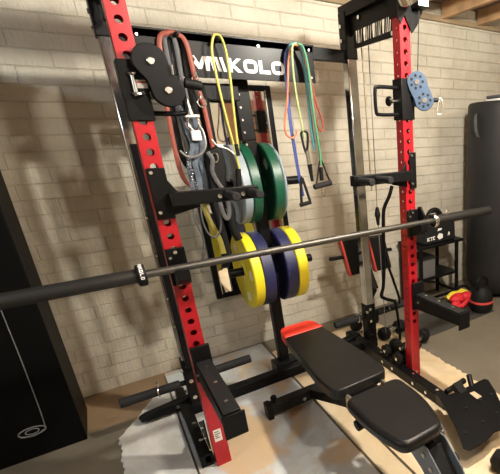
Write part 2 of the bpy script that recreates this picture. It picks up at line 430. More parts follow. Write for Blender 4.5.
# side frames at the top with slotted lettering panel
for x in (0, W):
    sx = x
    mb = MB()
    mb.prism([(.54, 2.03), (.54, 1.83), (.475, 1.83), (.475, 1.93), (.43, 1.958), (.03, 1.958), (.03, 2.03), (.03, 2.11), (.2, 2.11)], (sx - .004, 0, 0), (0, 1, 0), (0, 0, 1), (.008, 0, 0))
    mb.prism([(.43, 1.875), (.43, 1.895), (.03, 1.895), (.03, 1.865)], (sx - .004, 0, 0), (0, 1, 0), (0, 0, 1), (.008, 0, 0))
    mb.build('side_gusset', M['black'], rack)
    mb = MB()
    for k in range(22):
        y = .425 - k * .0178
        mb.beam((sx, y, 1.875), (sx, y - (.016 if k % 5 else -.006), 1.965), .0015, .0085 if k % 4 else .013, up=(0, 1, 0))
    mb.build('slotted_panel', M['black'], rack, smooth=False)
    bo = MB()
    for yy, zz in ((.5, 1.99), (.36, 2.01), (.5, 1.86), (.06, 1.88), (.5, 1.92)): bo.cyl((x - .037 if yy > .4 else x - .005, yy, zz), (x - .046 if yy > .4 else x - .012, yy, zz), .010, 10)
    islands(bo, 'bolt', M['steel'], rack)
    # notched front gusset
    MB().prism([(-.05, 2.1), (-.05, 1.93), (-.031, 1.895), (-.008, 1.935), (.033, 1.865), (.065, 1.90), (.12, 2.0), (.12, 2.1)], (x, -.036, 0), (1, 0, 0), (0, 0, 1), (0, -.006, 0)).build('front_gusset', M['black'], rack)
for x in (0, W):
    mb = MB()
    for a, b_ in (((-.036, -.036), (.036, -.031)), ((-.036, .031), (.036, .036)), ((-.036, -.031), (-.031, .031)), ((.031, -.031), (.036, .031))): mb.b2((x + a[0], a[1], 1.93), (x + b_[0], b_[1], 2.03))
    mb.build('top_sleeve', M['black'], rack)
MB().b2((-.05, -.04, 2.02), (W + .12, .03, 2.1)).build('front_crossmember', M['black'], rack, bevel=.004)
for x in (0, W):
    MB().b2((x - .03, .03, 2.03), (x + .03, .54, 2.09)).build('top_side_member', M['black'], rack, bevel=.004)
MB().cyl((W - .02, -.1, 1.985), (W - .06, -.12, 2.02), .055, 28).build('top_pulley', M['steel'], rack, bevel=.004)
MB().b2((W + .03, -.10, 1.965), (W + .085, -.095, 2.03)).build('top_sticker', M['sticker'], rack)
MB().b2((W + .03, -.095, 1.96), (W + .09, -.03, 2.04)).build('pulley_bracket', M['black'], rack, bevel=.003)
# rear top crossbar + banner
MB().b2((.03, D - .02, 1.815), (W - .03, D + .02, 1.875)).build('rear_crossbar', M['black'], rack, bevel=.003)
YB = .45
mb = MB(); mb.b2((.03, YB, 1.695), (.885, YB + .004, 1.872)); mb.b2((.03, YB - .012, 1.866), (.885, YB + .03, 1.874)); mb.b2((.03, YB, 1.84), (.885, D - .02, 1.866))
ban = mb.build('banner_plate', M['gloss'], rack, bevel=.0015)
mb = MB()
letters(mb, 'M', (.252, YB - .0005, 1.725), (1, 0, 0), (0, 0, 1), .059, 1.5)
letters(mb, 'I', (.378, YB - .0005, 1.725), (1, 0, 0), (-.2, 0, 1), .059, 1.9)
letters(mb, 'KOLO', (.446, YB - .0005, 1.725), (1, 0, 0), (0, 0, 1), .059, .98, gap=.12)
o = mb.build('banner_lettering', M['white'], ban, smooth=False)
bo = MB()
for x, z in ((.075, 1.85), (.1, 1.845), (.60, 1.845), (.86, 1.85), (.86, 1.72)): bo.cyl((x, YB, z), (x, YB - .006, z), .006, 10)
islands(bo, 'banner_bolt', M['steel'], ban)
# short shelf bar below banner, left of centre post
MB().b2((.055, D - .02, 1.605), (.485, D + .02, 1.67)).b2((.44, D + .02, 1.605), (.485, D + .10, 1.67)).build('mid_crossbar', M['black'], rack, bevel=.003)
# centre post
cp = MB(); cp.b2((.502, .57, .07), (.562, .63, 1.42)).b2((.487, .565, 1.421), (.562, .63, 1.74))
cp = cp.build('centre_post', M['black'], rack, bevel=.004)
MB().b2((.035, D - .03, ZF), (W - .035, D + .03, .078)).build('base_crossbar', M['black'], rack, bevel=.004)
MB().b2((.46, D + .028, ZF), (.60, .64, .09)).build('centre_socket', M['black'], rack, bevel=.003)
bo = MB()
for z in (1.64, 1.58, 1.52, 1.46, 1.40): bo.cyl((.505, .565, z), (.505, .559, z), .006, 10)
islands(bo, 'bolt', M['steel'], cp)
YP = .60
for z in (.715, 1.195):
    MB().cyl((.305 if z < 1 else .33, YP, z), (.502, YP, z), .024, 24).build('weight_peg', M['black'], cp, bevel=.003)
    MB().cyl((.562, YP, z), (.80, YP, z), .024, 24).build('weight_peg', M['black'], cp, bevel=.003)
# storage pegs at the base
def peg(x0, x1, y, z, r=.024):
    s = 1 if x1 > x0 else -1
    p = MB().cyl((x0 + s * .03, y, z), (x1, y, z + .003), r, 22).build('storage_peg', M['foam'], rack, bevel=.003)
    MB().cyl((x0, y, z), (x0 + s * .032, y, z), r * .6, 18).build('peg_neck', M['black'], rack)
    xc = x0 + s * .05 if abs(x1 - x0) < .28 else x0 + s * .13
    MB().tube([(xc + .012 * math.cos(t) * .3, y + (r + .004) * math.cos(t), z + (r + .004) * math.sin(t)) for t in [2 * PI * k / 12 for k in range(12)]], .003, 8, True).tube([(xc, y, z + r), (xc - .006, y - .008, z + r + .025), (xc + .008, y + .006, z + r + .028), (xc, y, z + r)], .0025, 8).build('spring_clip', M['steel'], p)
peg(-.035, -.335, D, .2); peg(.035, .31, D, .215); peg(W - .035, .868, D, .25); peg(W + .035, 1.45, D, .25)
# rear feet pointing outwards
MB().beam((-.035, .55, .06), (-.255, .55, .05), .05, .06, h1=.035).cyl((-.255, .55, .035), (-.262, .55, .065), .022, 16).build('outrigger_foot', M['black'], rack, bevel=.004)
MB().beam((W - .035, .60, .06), (.93, .60, .05), .05, .06, h1=.04).build('outrigger_foot', M['black'], rack, bevel=.004)
bo = MB()
for x in (-.07, -.1): bo.cyl((x, .525, .06), (x, .518, .06), .009, 10)
for x in (1.0, 1.06): bo.cyl((x, .575, .06), (x, .568, .06), .009, 10)
islands(bo, 'bolt', M['steel'], rack)
# pull cables behind right side
MB().tube([(1.182, .45, 2.06), (1.188, .45, 1.10)], .0035, 8, smooth=0).build('pull_cable', M['goldcable'], rack)
MB().tube([(1.232, .45, 2.06), (1.222, .45, .98)], .003, 8, smooth=0).build('pull_cable', M['cable'], rack)
MB().tube([(1.222, .45, .92), (1.232, .45, .10)], .003, 8, smooth=0).build('pull_cable', M['cable'], rack)
MB().cyl((1.222, .45, .995), (1.222, .45, .955), .009, 14, .018).sphere((1.222, .45, .945), .019, (1, 1, 1.2)).cyl((1.222, .45, .93), (1.222, .45, .88), .014, 14, .009).build('cable_stop', M['rubber'], rack)
MB().tube([(1.185, -.07, 1.97), (1.175, -.06, 1.70)], .002, 8, smooth=0).build('pull_cable', M['rubber'], rack)
# band hooks on banner
for x in (.24, .405, .768):
    MB().cyl((x, YB, 1.845), (x, YB - .055, 1.85), .007, 12).sphere((x, YB - .055, 1.85), .010).build('band_hook', M['black'], rack)
# rail front: pegs + roller
MB().cyl((W - .04, -.35, .085), (1.22, -.35, .10), .016, 16).sphere((1.22, -.35, .10), .017).build('front_peg', M['black'], rack)
bo = MB()
for yy in (.20, .09, -.12, -.24): bo.cyl((W - .092, yy, .05), (W - .101, yy, .05), .010, 12)
for yy in (.26, .14, -.08, -.30): bo.cyl((W - .062, yy, .075), (W - .062, yy, .083), .010, 12)
for yy in (.28, .12): bo.cyl((-.06, yy, .075), (-.06, yy, .083), .010, 12)
bo.cyl((W - .005, -.03, .05), (W - .005, -.04, .05), .009, 12)
islands(bo, 'bolt', M['steel'], rack)
# low cable pulleys on the right rail
for yy in (.13, -.0): 
    p = MB().lathe([(-.012, .02), (-.012, .042), (-.004, .034), (.004, .034), (.012, .042), (.012, .02)], (W - .062, yy + .07, .118)).build('low_pulley', M['rubber'], rack)
    MB().cyl((W - .08, yy + .07, .118), (W - .04, yy + .07, .118), .011, 12).build('pulley_axle', M['steel'], p)

# ------------------------------------------------------------------ attachments on the rack
def pulley_carriage(side):
    x = 0 if side == 'L' else W; s = 1 if side == 'L' else -1
    lab = ('black twin pulley carriage with U handle high on the left red upright' if side == 'L' else
           'cable carriage with blue drilled pulley plate high on the right red upright')
    t = thing('pulley_carriage', lab, 'cable pulley', (x, 0, 1.49))
    mb = MB()
    for a, b_ in (((-.038, -.038), (.038, -.032)), ((-.038, .032), (.038, .038)), ((-.038, -.032), (-.032, .032)), ((.032, -.032), (.038, .032))):
        mb.b2((x + a[0], a[1], 1.49), (x + b_[0], b_[1], 1.675))
    mb.build('sleeve', M['black'], t, bevel=.002)
    ex = .145 if side == 'L' else .165
    MB().tube([(x + s * .036, 0, 1.515), (x + s * (ex - .02), 0, 1.515), (x + s * ex, 0, 1.53), (x + s * ex, 0, 1.62), (x + s * (ex - .02), 0, 1.635), (x + s * .036, 0, 1.635)], .0085, 12, smooth=5).build('handle', M['gloss'], t)
    if side == 'R':
        MB().cyl((x - .036, 0, 1.575), (x - .085, 0, 1.575), .009, 14).build('pin', M['steel'], t)
        MB().cyl((x - .085, 0, 1.575), (x - .098, 0, 1.575), .024, 18, .02).build('knob', M['black'], t, bevel=.003)
        h = V((.79, -.6, 0)); nn = V((.6, .79, 0)); o0 = V((1.16, -.05, 0))
        c1 = V((1.170, -.058, 1.657)); c2 = V((1.198, -.079, 1.575))
        def kid(c1, c2, r):
            out = []
            u1 = (V(c1 - o0).dot(h), c1.z); u2 = (V(c2 - o0).dot(h), c2.z)
            for k in range(13): a = math.radians(0 + 180 * k / 12); out.append((u1[0] + r * math.cos(a), u1[1] + r * math.sin(a)))
            out.append((u1[0] - r * .8, (u1[1] + u2[1]) / 2 + .01))
            for k in range(13): a = math.radians(180 + 180 * k / 12); out.append((u2[0] + r * math.cos(a), u2[1] + r * math.sin(a)))
            return out
        # plate with drilled holes: build boolean-free by dark recess discs
        pl = MB().prism(kid(c1, c2, .047), o0 - nn * .016, h, (0, 0, 1), nn * .005).prism(kid(c1, c2, .047), o0 + nn * .012, h, (0, 0, 1), nn * .005).build('pulley_cover', M['pulley'], t, bevel=.0015)
        wl = MB()
        for c in (c1, c2): wl.cyl(c - nn * .009, c + nn * .009, .038, 24)
        islands(wl, 'pulley_wheel', M['rubber'], t)
        bo = MB()
        for c in (c1, c2): bo.cyl(c - nn * .02, c + nn * .02, .012, 14)
        islands(bo, 'axle_bolt', M['steel'], t)
        hl = MB()
        for c in (c1, c2):
            for k in range(7):
                a = 2 * PI * k / 7; p = c + h * math.cos(a) * .028 + V((0, 0, 1)) * math.sin(a) * .028
                hl.cyl(p - nn * .0168, p - nn * .0155, .0065, 10)
        islands(hl, 'drilled_hole', M['rubber'], t)
        MB().beam(V((W + .036, -.02, 1.575)), c2 - h * .03, .02, .05).build('swivel_bracket', M['pulley'], t, bevel=.003)
        cb = MB().cyl(c2 + h * .045, c2 + h * .068 + V((0, 0, -.002)), .009, 12).build('cable_stop', M['rubber'], t)
        q = c2 + h * .075
        MB().tube([q + V((0, 0, .008)), q + h * .012 + V((0, 0, -.005)), q + h * .016 + V((0, 0, -.055)), q + h * .0 + V((0, 0, -.065)), q - h * .012 + V((0, 0, -.055)), q - h * .004 + V((0, 0, -.01))], .0042, 10, True, smooth=4).build('carabiner', M['zinc'], t)
    else:
        c1 = V((.056, -.06, 1.668)); c2 = V((.090, -.06, 1.583))
        dv = (c2 - c1).normalized(); pr_ = V((-dv.z, 0, dv.x)); r = .047; pts = []
        a0 = math.atan2(dv.z, dv.x)
        for k in range(17): a = a0 + PI / 2 + PI * k / 16; pts.append((c1.x + r * 1.12 * math.cos(a), c1.z + r * 1.12 * math.sin(a)))
        for k in range(17): a = a0 - PI / 2 + PI * k / 16; pts.append((c2.x + r * 1.08 * math.cos(a), c2.z + r * 1.08 * math.sin(a)))
        k1 = (c1 + c2) / 2; sg = 1 if (V((pts[0][0], 0, pts[0][1])) - c1).dot(pr_) > 0 else -1; pts.insert(17, (k1.x - sg * pr_.x * r * .88, k1.z - sg * pr_.z * r * .88)); pts.append((k1.x + sg * pr_.x * r * .88, k1.z + sg * pr_.z * r * .88))
        MB().cyl((.145, -.06, 1.61), (.20, -.06, 1.60), .016, 14).build('cable_stop', M['rubber'], t, bevel=.003)
        MB().prism(pts, (0, -.075, 0), (1, 0, 0), (0, 0, 1), (0, .005, 0)).prism(pts, (0, -.045, 0), (1, 0, 0), (0, 0, 1), (0, .005, 0)).build('pulley_cover', M['black'], t, bevel=.002)
        wl = MB()
        for c in (c1, c2): wl.cyl(c - V((0, .009, 0)), c + V((0, .015, 0)), .044, 24)
        islands(wl, 'pulley_wheel', M['rubber'], t)
        bo = MB()
        for c in (c1, c2): bo.cyl(c - V((0, .015, 0)), c - V((0, .022, 0)), .0115, 16)
        islands(bo, 'axle_bolt', M['steel'], t, bevel=.002)
        MB().tube([(.112, -.078, 1.63), (.114, -.08, 1.66)], .004, 8, smooth=0).build('cotter', M['steel'], t)
        MB().b2((.036, -.045, 1.58), (.06, .01, 1.65)).build('swivel_bracket', M['black'], t)
        MB().b2((.005, -.040, 1.59), (.055, -.0385, 1.615)).build('warning_label', M['sticker'], t)
        MB().b2((.007, -.0408, 1.605), (.053, -.040, 1.611)).build('label_stripe', M['redpipe'], t)
        MB().cyl((-.002, -.05, 1.565), (-.002, -.05, 1.635), .007, 14).tube([(-.015, -.038, 1.575), (.0, -.06, 1.57), (.02, -.045, 1.575)], .005, 8).tube([(-.015, -.038, 1.635), (.0, -.06, 1.63), (.02, -.045, 1.64)], .005, 8).build('pull_pin', M['steel'], t)
pulley_carriage('L'); pulley_carriage('R')

def dip_arm(side):
    x = 0 if side == 'L' else W; s = 1 if side == 'L' else -1
    ZD = .015
    t = thing('dip_arm', 'black steel arm with two foam grips reaching inward from the %s red upright' % ('left' if side == 'L' else 'right'), 'dip handle', (x, -.034, 1.17), 'dip arms on the uprights')
    del t['group']
    yo = -.033
    mb = MB()
    xr = (x - .028, x + .03) if side == 'L' else (x - .005, x + .036)
    z1 = 1.335
    mb.b2((xr[0], yo - .008, 1.155), (xr[1], yo, z1))
    mb.prism([(.025, 1.165), (.12, 1.185), (.12, 1.235), (.06, 1.24), (.025, 1.30)], (x, yo - .008, 0), (s, 0, 0), (0, 0, 1), (0, .008, 0))
    mb.build('mounting_plate', M['black'], t, bevel=.002)
    L_ = .335 if side == 'L' else .36
    MB().b2((x + s * .02, yo - .05, 1.20), (x + s * L_, yo - .008, 1.248)).build('arm', M['black'], t, bevel=.003)
    for k, dx in enumerate((.215, .300) if side == 'L' else (.335, .235)):
        y1 = -.17
        g = MB().cyl((x + s * dx, yo - .05, 1.226), (x + s * dx, y1 - .03, 1.226), .0165, 20).build('foam_grip', M['foam'], t, bevel=.004)
        MB().cyl((x + s * (dx - .03), yo - .05, 1.222), (x + s * (dx - .03), yo - .056, 1.222), .008, 12).build('bolt', M['steel'], t)
    mb = MB()
    for z in (1.18, 1.32): mb.cyl((xr[0] + .012, yo - .008, z), (xr[0] + .012, yo - .013, z), .006, 10)
    islands(mb, 'bolt', M['steel'], t)
dip_arm('L'); dip_arm('R')

YBAR, ZBAR = -.116, .985
def j_hook(side):
    x = 0 if side == 'L' else W
    t = thing('j_hook', 'black J-shaped bar hook holding the barbell on the %s red upright' % ('left' if side == 'L' else 'right'), 'bar hook', (x, -.034, .9))
    mb = MB(); mb.b2((x - .032, -.044, .90), (x + .034, -.034, 1.045))
    mb.prism([(-.044, .90), (-.044, .975), (-.07, .966), (-.132, .966), (-.136, .985), (-.144, .985), (-.146, .945), (-.12, .925)], (x - .022, 0, 0), (0, 1, 0), (0, 0, 1), (.044, 0, 0)).build('hook_plate', M['black'], t, bevel=.003)
    MB().b2((x - .02, -.131, .9662), (x + .02, -.048, .9705)).build('hook_liner', M['rubber'], t)
    mb = MB()
    for z in (1.03, .915): mb.cyl((x, -.044, z), (x, -.049, z), .007, 10)
    mb.cyl((x - .02, -.044, 1.01), (x - .02, -.049, 1.01), .006, 10)
    islands(mb, 'bolt', M['steel'], t)
    if side == 'R':
        MB().prism([(-.04, .97), (-.04, 1.055), (-.065, 1.06), (-.095, 1.02), (-.095, 1.0)], (x + .034, 0, 0), (0, 1, 0), (0, 0, 1), (.012, 0, 0)).build('cheek_plate', M['black'], t, bevel=.003)
        MB().cyl((x + .046, -.06, .93), (x + .06, -.06, .93), .012, 14).build('lock_knob', M['steel'], t)
j_hook('L'); j_hook('R')

def spotter(side):
    x = .006 if side == 'L' else W + .018
    t = thing('safety_arm', 'black safety spotter arm jutting forward from the %s red upright' % ('left' if side == 'L' else 'right'), 'safety arm', (x, -.034, .5))
    y1 = -.50 if side == 'L' else -.42
    mb = MB(); mb.beam((x, -.036, .52), (x, y1, .53), .062, .085, h1=.06)
    mb.build('arm', M['black'], t, bevel=.003)
    MB().b2((x - .037, y1 - .008, .478), (x + .037, y1, .568)).build('end_plate', M['black'], t, bevel=.002)
    MB().b2((x - .036, -.05, .47), (x + .036, -.034, .63)).build('mounting_plate', M['black'], t, bevel=.002)
    MB().b2((x - .027, y1 + .01, .561), (x + .027, -.06, .569)).build('wear_strip', M['darkgrey'], t, bevel=.002)
    mb = MB()
    for k in range(3): y = -.12 - k * (abs(y1) - .2) / 2; mb.cyl((x, y, .569), (x, y, .573), .007, 12)
    mb.cyl((x - .031, -.09, .53), (x - .036, -.09, .53), .008, 12)
    islands(mb, 'bolt', M['steel'], t)
spotter('L'); spotter('R')

# ------------------------------------------------------------------ barbell
bb = thing('barbell', 'long dark steel barbell resting across the rack hooks', 'barbell', (.546, YBAR, ZBAR))
bx = .546
MB().lathe([(-.655, .014), (-.6, .0142), (.6, .0142), (.655, .014)], (bx, YBAR, ZBAR), seg=24).build('shaft', M['barsteel'], bb)
for s in (-1, 1):
    pf = [(s * .655, .014), (s * .657, .036), (s * .662, .039), (s * .678, .039), (s * .683, .036), (s * .686, .027)]
    c = MB().lathe(pf, (bx, YBAR, ZBAR), seg=36).build('collar', M['rubber'] if s < 0 else M['steel'], bb)
    MB().lathe([(s * .686, .025), (s * 1.096, .025), (s * 1.10, .023)], (bx, YBAR, ZBAR), seg=30).build('sleeve', M['sleeve'], bb)
    if s < 0:
        # lettering wrapped on the collar rim
        mb = MB(); R_ = .0392
        def wrap(text, a0):
            a = a0
            for ch in text:
                g = [(0, 0, .25, 1), (.25, .38, .55, .62), (.55, .6, .8, 1), (.55, 0, .8, .4)] if ch == 'K' else [(0, 0, .25, 1), (.25, 0, .8, .25)] if ch == 'L' else [(0, 0, .25, 1), (.55, 0, .8, 1), (.25, 0, .55, .25), (.25, .75, .55, 1)]
                if ch == 'M': g = [(0, 0, .2, 1), (.4, .3, .6, 1), (.8, 0, 1, 1), (.2, .8, .8, 1)]
                if ch == 'I': g = [(0, 0, .25, 1)]
                wd = max(v[2] for v in g)
                for x0, y0, x1, y1 in g:
                    qs = []
                    for (u, v) in ((x0, y0), (x1, y0), (x1, y1), (x0, y1)):
                        th = a - u * .30; xx = bx + s * .662 - .0135 + .011 * v
                        qs.append((xx, th))
                    vs = [mb.bm.verts.new((q[0], YBAR - R_ * math.cos(q[1]), ZBAR + R_ * math.sin(q[1]))) for q in qs]
                    vo = [mb.bm.verts.new((q[0], YBAR - (R_ + .0008) * math.cos(q[1]), ZBAR + (R_ + .0008) * math.sin(q[1]))) for q in qs]
                    mb.bm.faces.new(vo); mb.bm.faces.new(vs[::-1])
                    for i in range(4): mb.bm.faces.new([vs[i], vs[(i + 1) % 4], vo[(i + 1) % 4], vo[i]])
                a -= (wd + .25) * .30
        wrap('MIKOLO', 1.55)
        mb.build('collar_lettering', M['white'], c, smooth=False)

# ------------------------------------------------------------------ weight plates
def plate_proto(name, r, th, m, label, loc, hubm='steel', marks=True, group=None):
    t = thing(name, label, 'weight plate', (0, 0, 0), group)
    h = th / 2; q = .026
    prof = [(-h, q), (-h, .05), (-h + .006, .056), (-h + .006, r - .05), (-h, r - .04), (-h, r - .006), (-h + .005, r), (h - .005, r), (h, r - .006), (h, r - .04), (h - .006, r - .05), (h - .006, .056), (h, .05), (h, q)]
    mb = MB(); seg = 56; rings = []
    for a, rr in prof: rings.append([mb.bm.verts.new((a, rr * math.cos(2 * PI * i / seg), rr * math.sin(2 * PI * i / seg))) for i in range(seg)])
    for j in range(len(rings)):
        A, B = rings[j], rings[(j + 1) % len(rings)]
        for i in range(seg): mb.bm.faces.new([A[i], A[(i + 1) % seg], B[(i + 1) % seg], B[i]])
    mb.build('disc', m, t)
    mb = MB()
    rings = [[mb.bm.verts.new((a, rr * math.cos(2 * PI * i / 32), rr * math.sin(2 * PI * i / 32))) for i in range(32)] for a, rr in ((-h - .001, .0255), (-h - .001, .038), (h + .001, .038), (h + .001, .0255))]
    for j in range(4):
        A, B = rings[j], rings[(j + 1) % 4]
        for i in range(32): mb.bm.faces.new([A[i], A[(i + 1) % 32], B[(i + 1) % 32], B[i]])
    mb.build('hub_ring', M[hubm], t)
    if marks:
        for a in marks:
            c = V((0, math.cos(a), math.sin(a))); tt = V((0, -math.sin(a), math.cos(a)))
            p = c * (r * .70)
            n_ = MB().prism([((p + tt * (i_ * .024) + c * (j_ * .026)).y, (p + tt * (i_ * .024) + c * (j_ * .026)).z) for i_, j_ in ((-1, -1), (1, -1), (1, 1), (-1, 1))], (-h + .0055, 0, 0), (0, 1, 0), (0, 0, 1), (-.003, 0, 0)).build('plate_marking', M['white'], t, smooth=False)
    t.location = loc
    return t
ZL, ZU = .715, 1.195
plate_proto('bumper_plate', .219, .053, M['yellow'], 'yellow bumper plate facing left with white markings, lower pegs', (.4065, YP, ZL), marks=[.95, 3.1, 4.5])
plate_proto('bumper_plate', .217, .064, M['navy'], 'navy bumper plate left of centre post, against the yellow one with markings', (.467, YP, ZL), marks=False)
plate_proto('bumper_plate', .217, .064, M['navy'], 'navy bumper plate on the right lower peg, between post and yellow plate', (.598, YP, ZL), marks=False)
plate_proto('bumper_plate', .217, .060, M['yellow'], 'yellow bumper plate outermost on the right lower peg', (.662, YP, ZL), marks=False)
plate_proto('bumper_plate', .208, .044, M['bluegrey'], 'blue-grey plate outermost on the upper left peg', (.427, YP, ZU), 'rubber', [2.6])
plate_proto('bumper_plate', .210, .050, M['green'], 'green bumper plate behind the blue-grey one, left of centre post', (.476, YP, ZU), marks=False)
plate_proto('bumper_plate', .212, .052, M['green'], 'green bumper plate on the upper right peg of centre post', (.592, YP, ZU), marks=[2.3])
plate_proto('bumper_plate', .208, .014, M['bluegrey'], 'thin grey plate outermost on the upper right peg', (.627, YP, ZU), 'rubber', False)

# ------------------------------------------------------------------ mirror on the wall
mr = thing('wall_mirror', 'tall black-framed mirror standing on wall behind the weight plates', 'mirror', (.58, YW - .03, .42))
x0, x1, z0, z1 = .30, .86, .42, 1.75
MB().b2((x0 + .02, YW - .022, z0 + .02), (x1 - .02, YW - .016, z1 - .02)).build('glass', M['mirror'], mr, smooth=False)
mb = MB(); mb.b2((x0, YW - .03, z0), (x0 + .035, YW - .001, z1)).b2((x1 - .035, YW - .03, z0), (x1, YW - .001, z1)).b2((x0 + .035, YW - .03, z0), (x1 - .035, YW - .001, z0 + .035)).b2((x0 + .035, YW - .03, z1 - .035), (x1 - .035, YW - .001, z1))
mb.build('frame', M['gloss'], mr, bevel=.003)
mb = MB(); mb.b2((x1 - .041, YW - .032, z0 + .03), (x1 - .035, YW - .023, z1 - .03)).b2((x0 + .035, YW - .032, z0 + .03), (x0 + .041, YW - .023, z1 - .03))
mb.build('silver_lip', M['steel'], mr)

# ------------------------------------------------------------------ hanging bands and straps
def band(name, label, cat, pts, r, m, flat=None, closed=False, ref=None, smooth=5):
    return tag(MB().tube(pts, r, 10, closed, flat, ref, smooth).build(name, m), label, cat)
Y1 = YB - .03
def loop3(name, label, hookx, zt, xl, xr, zb, y, r, m, flat=None, hw=.03):
    return band(name, label, 'resistance band', [(hookx - hw * .3, y, zt), (hookx - hw, y + .004, zt - .03), (hookx + (xl - hookx) * .8, y + .006, zt - .18), (xl, y + .008, (zt + zb) / 2), (xl + .004, y + .008, zb + .05), ((xl + xr) / 2, y + .008, zb), (xr - .004, y + .002, zb + .05), (xr, y - .002, (zt + zb) / 2), (hookx + (xr - hookx) * .8, y, zt - .18), (hookx + hw, y, zt - .03), (hookx + hw * .3, y, zt)], r, m, flat, True, (0, 1, 0) if flat else None)
loop3('resistance_band', 'long rust-orange loop band hung at the left end of the banner', .225, 1.855, .148, .30, 1.22, Y1 - .006, .007, M['orange'], (.0045, .010), .05)
loop3('resistance_band', 'thick black loop band hanging inside the rust-orange band', .24, 1.85, .17, .265, 1.30, Y1 + .014, .007, M['blackstrap'], (.005, .014), .03)
loop3('resistance_band', 'grey loop strap hanging left of the metal clip chain', .215, 1.85, .19, .235, 1.42, Y1 - .0, .005, M['greystrap'], (.003, .009), .02)
# chain with snap hook
ch = thing('snap_hook_chain', 'short steel snap hook and buckle hanging beside the orange band', 'chain', (.29, Y1 - .03, 1.70))
mb = MB()
for k in range(5):
    z = 1.70 - k * .018
    mb.tube([(.285 + (.007 if k % 2 else 0) * math.cos(t) + (0 if k % 2 else .0), Y1 - .03 + (0 if k % 2 else .007) * math.cos(t), z + .012 * math.sin(t)) for t in [2 * PI * i / 8 for i in range(8)]], .0022, 6, True, smooth=0)
islands(mb, 'link', M['steel'], ch)
MB().tube([(.288 + .017 * math.cos(t), Y1 - .03, 1.585 + .019 * math.sin(t)) for t in [2 * PI * i / 14 for i in range(14)]], .003, 8, True, smooth=0).build('ring', M['steel'], ch)
MB().cyl((.286, Y1 - .03, 1.612), (.286, Y1 - .03, 1.602), .006, 10).build('swivel', M['steel'], ch)
# metal fittings
ft = thing('cable_fitting', 'pale metal cable end fitting above the grey webbing straps', 'fitting', (.24, Y1 - .04, 1.45))
MB().cyl((.222, Y1 - .04, 1.60), (.232, Y1 - .04, 1.535), .010, 12, .012).build('ferrule', M['zinc'], ft)
MB().b2((.205, Y1 - .05, 1.522), (.265, Y1 - .03, 1.535)).build('cross_pin', M['zinc'], ft, bevel=.002)
MB().tube([(.215, Y1 - .04, 1.525), (.212, Y1 - .04, 1.49), (.235, Y1 - .04, 1.465), (.258, Y1 - .04, 1.49), (.255, Y1 - .04, 1.525)], .006, 8).build('shackle', M['steel'], ft)
MB().b2((.215, Y1 - .052, 1.425), (.255, Y1 - .03, 1.468)).build('buckle', M['sticker'], ft, bevel=.004)
tag(MB().tube([(.155, Y1 - .05, 1.385), (.18, Y1 - .06, 1.358), (.225, Y1 - .06, 1.362), (.262, Y1 - .06, 1.40), (.266, Y1 - .05, 1.46), (.252, Y1 - .04, 1.50)], .005, 8).build('cable_loop', M['cable']), 'grey cable swag looping beneath the pale metal fitting', 'cable')
for i, (xa, xb, w, m_, lb) in enumerate(((.205, .172, .010, 'webbing', 'grey-blue webbing strap, leftmost of those above the left dip arm'), (.228, .205, .013, 'webbing', 'wide grey-blue webbing strap below the pale buckle'), (.252, .235, .011, 'webbing', 'grey-blue webbing strap just left of the black pouch'), (.19, .19, .008, 'greystrap', 'dark grey strap behind the webbing straps above left dip arm'))):
    band('webbing_strap', lb, 'strap', [(xa + .004, D - .026, 1.61), (xa, Y1 + .0 + i * .006, 1.54), (xa, Y1 - .02 + i * .006, 1.47), (xa + .008, Y1 - .03 + i * .006, 1.40), ((xa + xb) / 2 - .006, Y1 - .035 + i * .006, 1.33), (xb + .008, Y1 - .03 + i * .006, 1.25), (xb + .004, Y1 - .02 + i * .006, 1.15)], .01, M[m_], (.003, w), False, (0, 1, 0))
# beads / small chain on straps
mb = MB()
for k in range(14):
    z = 1.375 - k * .013; mb.sphere((.178 + .006 * math.sin(k * 1.3) + k * .001, Y1 - .045, z), .0045, seg=8)
tag(mb.build('bead_chain', M['steel']), 'small silver chain lying on the grey-blue straps', 'chain')
# black pouch / ankle cuff
pc = thing('ankle_cuff', 'black padded ankle cuff bundle hanging between webbing and yellow band', 'cuff', (.33, Y1 - .03, 1.2))
MB().prism([(.275, 1.20), (.345, 1.19), (.365, 1.30), (.36, 1.38), (.34, 1.40), (.30, 1.385), (.278, 1.37)], (0, Y1 - .015, 0), (1, 0, 0), (0, 0, 1), (0, -.035, 0)).build('pad', M['rubber'], pc, bevel=.012, bseg=3)
MB().tube([(.29, Y1 - .058, 1.375), (.305, Y1 - .064, 1.34), (.295, Y1 - .06, 1.29), (.31, Y1 - .06, 1.235), (.335, Y1 - .058, 1.18), (.34, Y1 - .05, 1.10), (.325, Y1 - .05, 1.06), (.31, Y1 - .05, 1.09), (.30, Y1 - .055, 1.19)], .01, 8, flat=(.004, .010), ref=(0, 1, 0)).build('strap', M['greystrap'], pc)
MB().tube([(.31, Y1 - .058, 1.33), (.328, Y1 - .062, 1.335), (.328, Y1 - .062, 1.365), (.31, Y1 - .058, 1.365)], .003, 8, True).build('d_ring', M['steel'], pc)
pc.location.x -= .025
# paper / white straps at the top of cuff
band('white_cord', 'thin white cord crossing above the black ankle cuff', 'cord', [(.30, Y1 - .03, 1.43), (.32, Y1 - .035, 1.40), (.36, Y1 - .035, 1.385), (.39, Y1 - .03, 1.36)], .0035, M['sticker'])
band('steel_cable', 'grey cable drooping in a U below the left dip arm', 'cable', [(.20, Y1 - .02, 1.15), (.192, Y1 - .02, 1.07), (.205, Y1 - .02, 1.0), (.235, Y1 - .03, .975), (.262, Y1 - .03, 1.01), (.275, Y1 - .03, 1.08), (.265, Y1 - .03, 1.17)], .0045, M['greystrap'])
band('thin_cord', 'thin grey cord dangling left of the U-shaped cable', 'cord', [(.175, Y1, 1.17), (.162, Y1, 1.08), (.18, Y1, .98), (.17, Y1, .89), (.15, Y1, .83), (.165, Y1, .90)], .003, M['greystrap'])
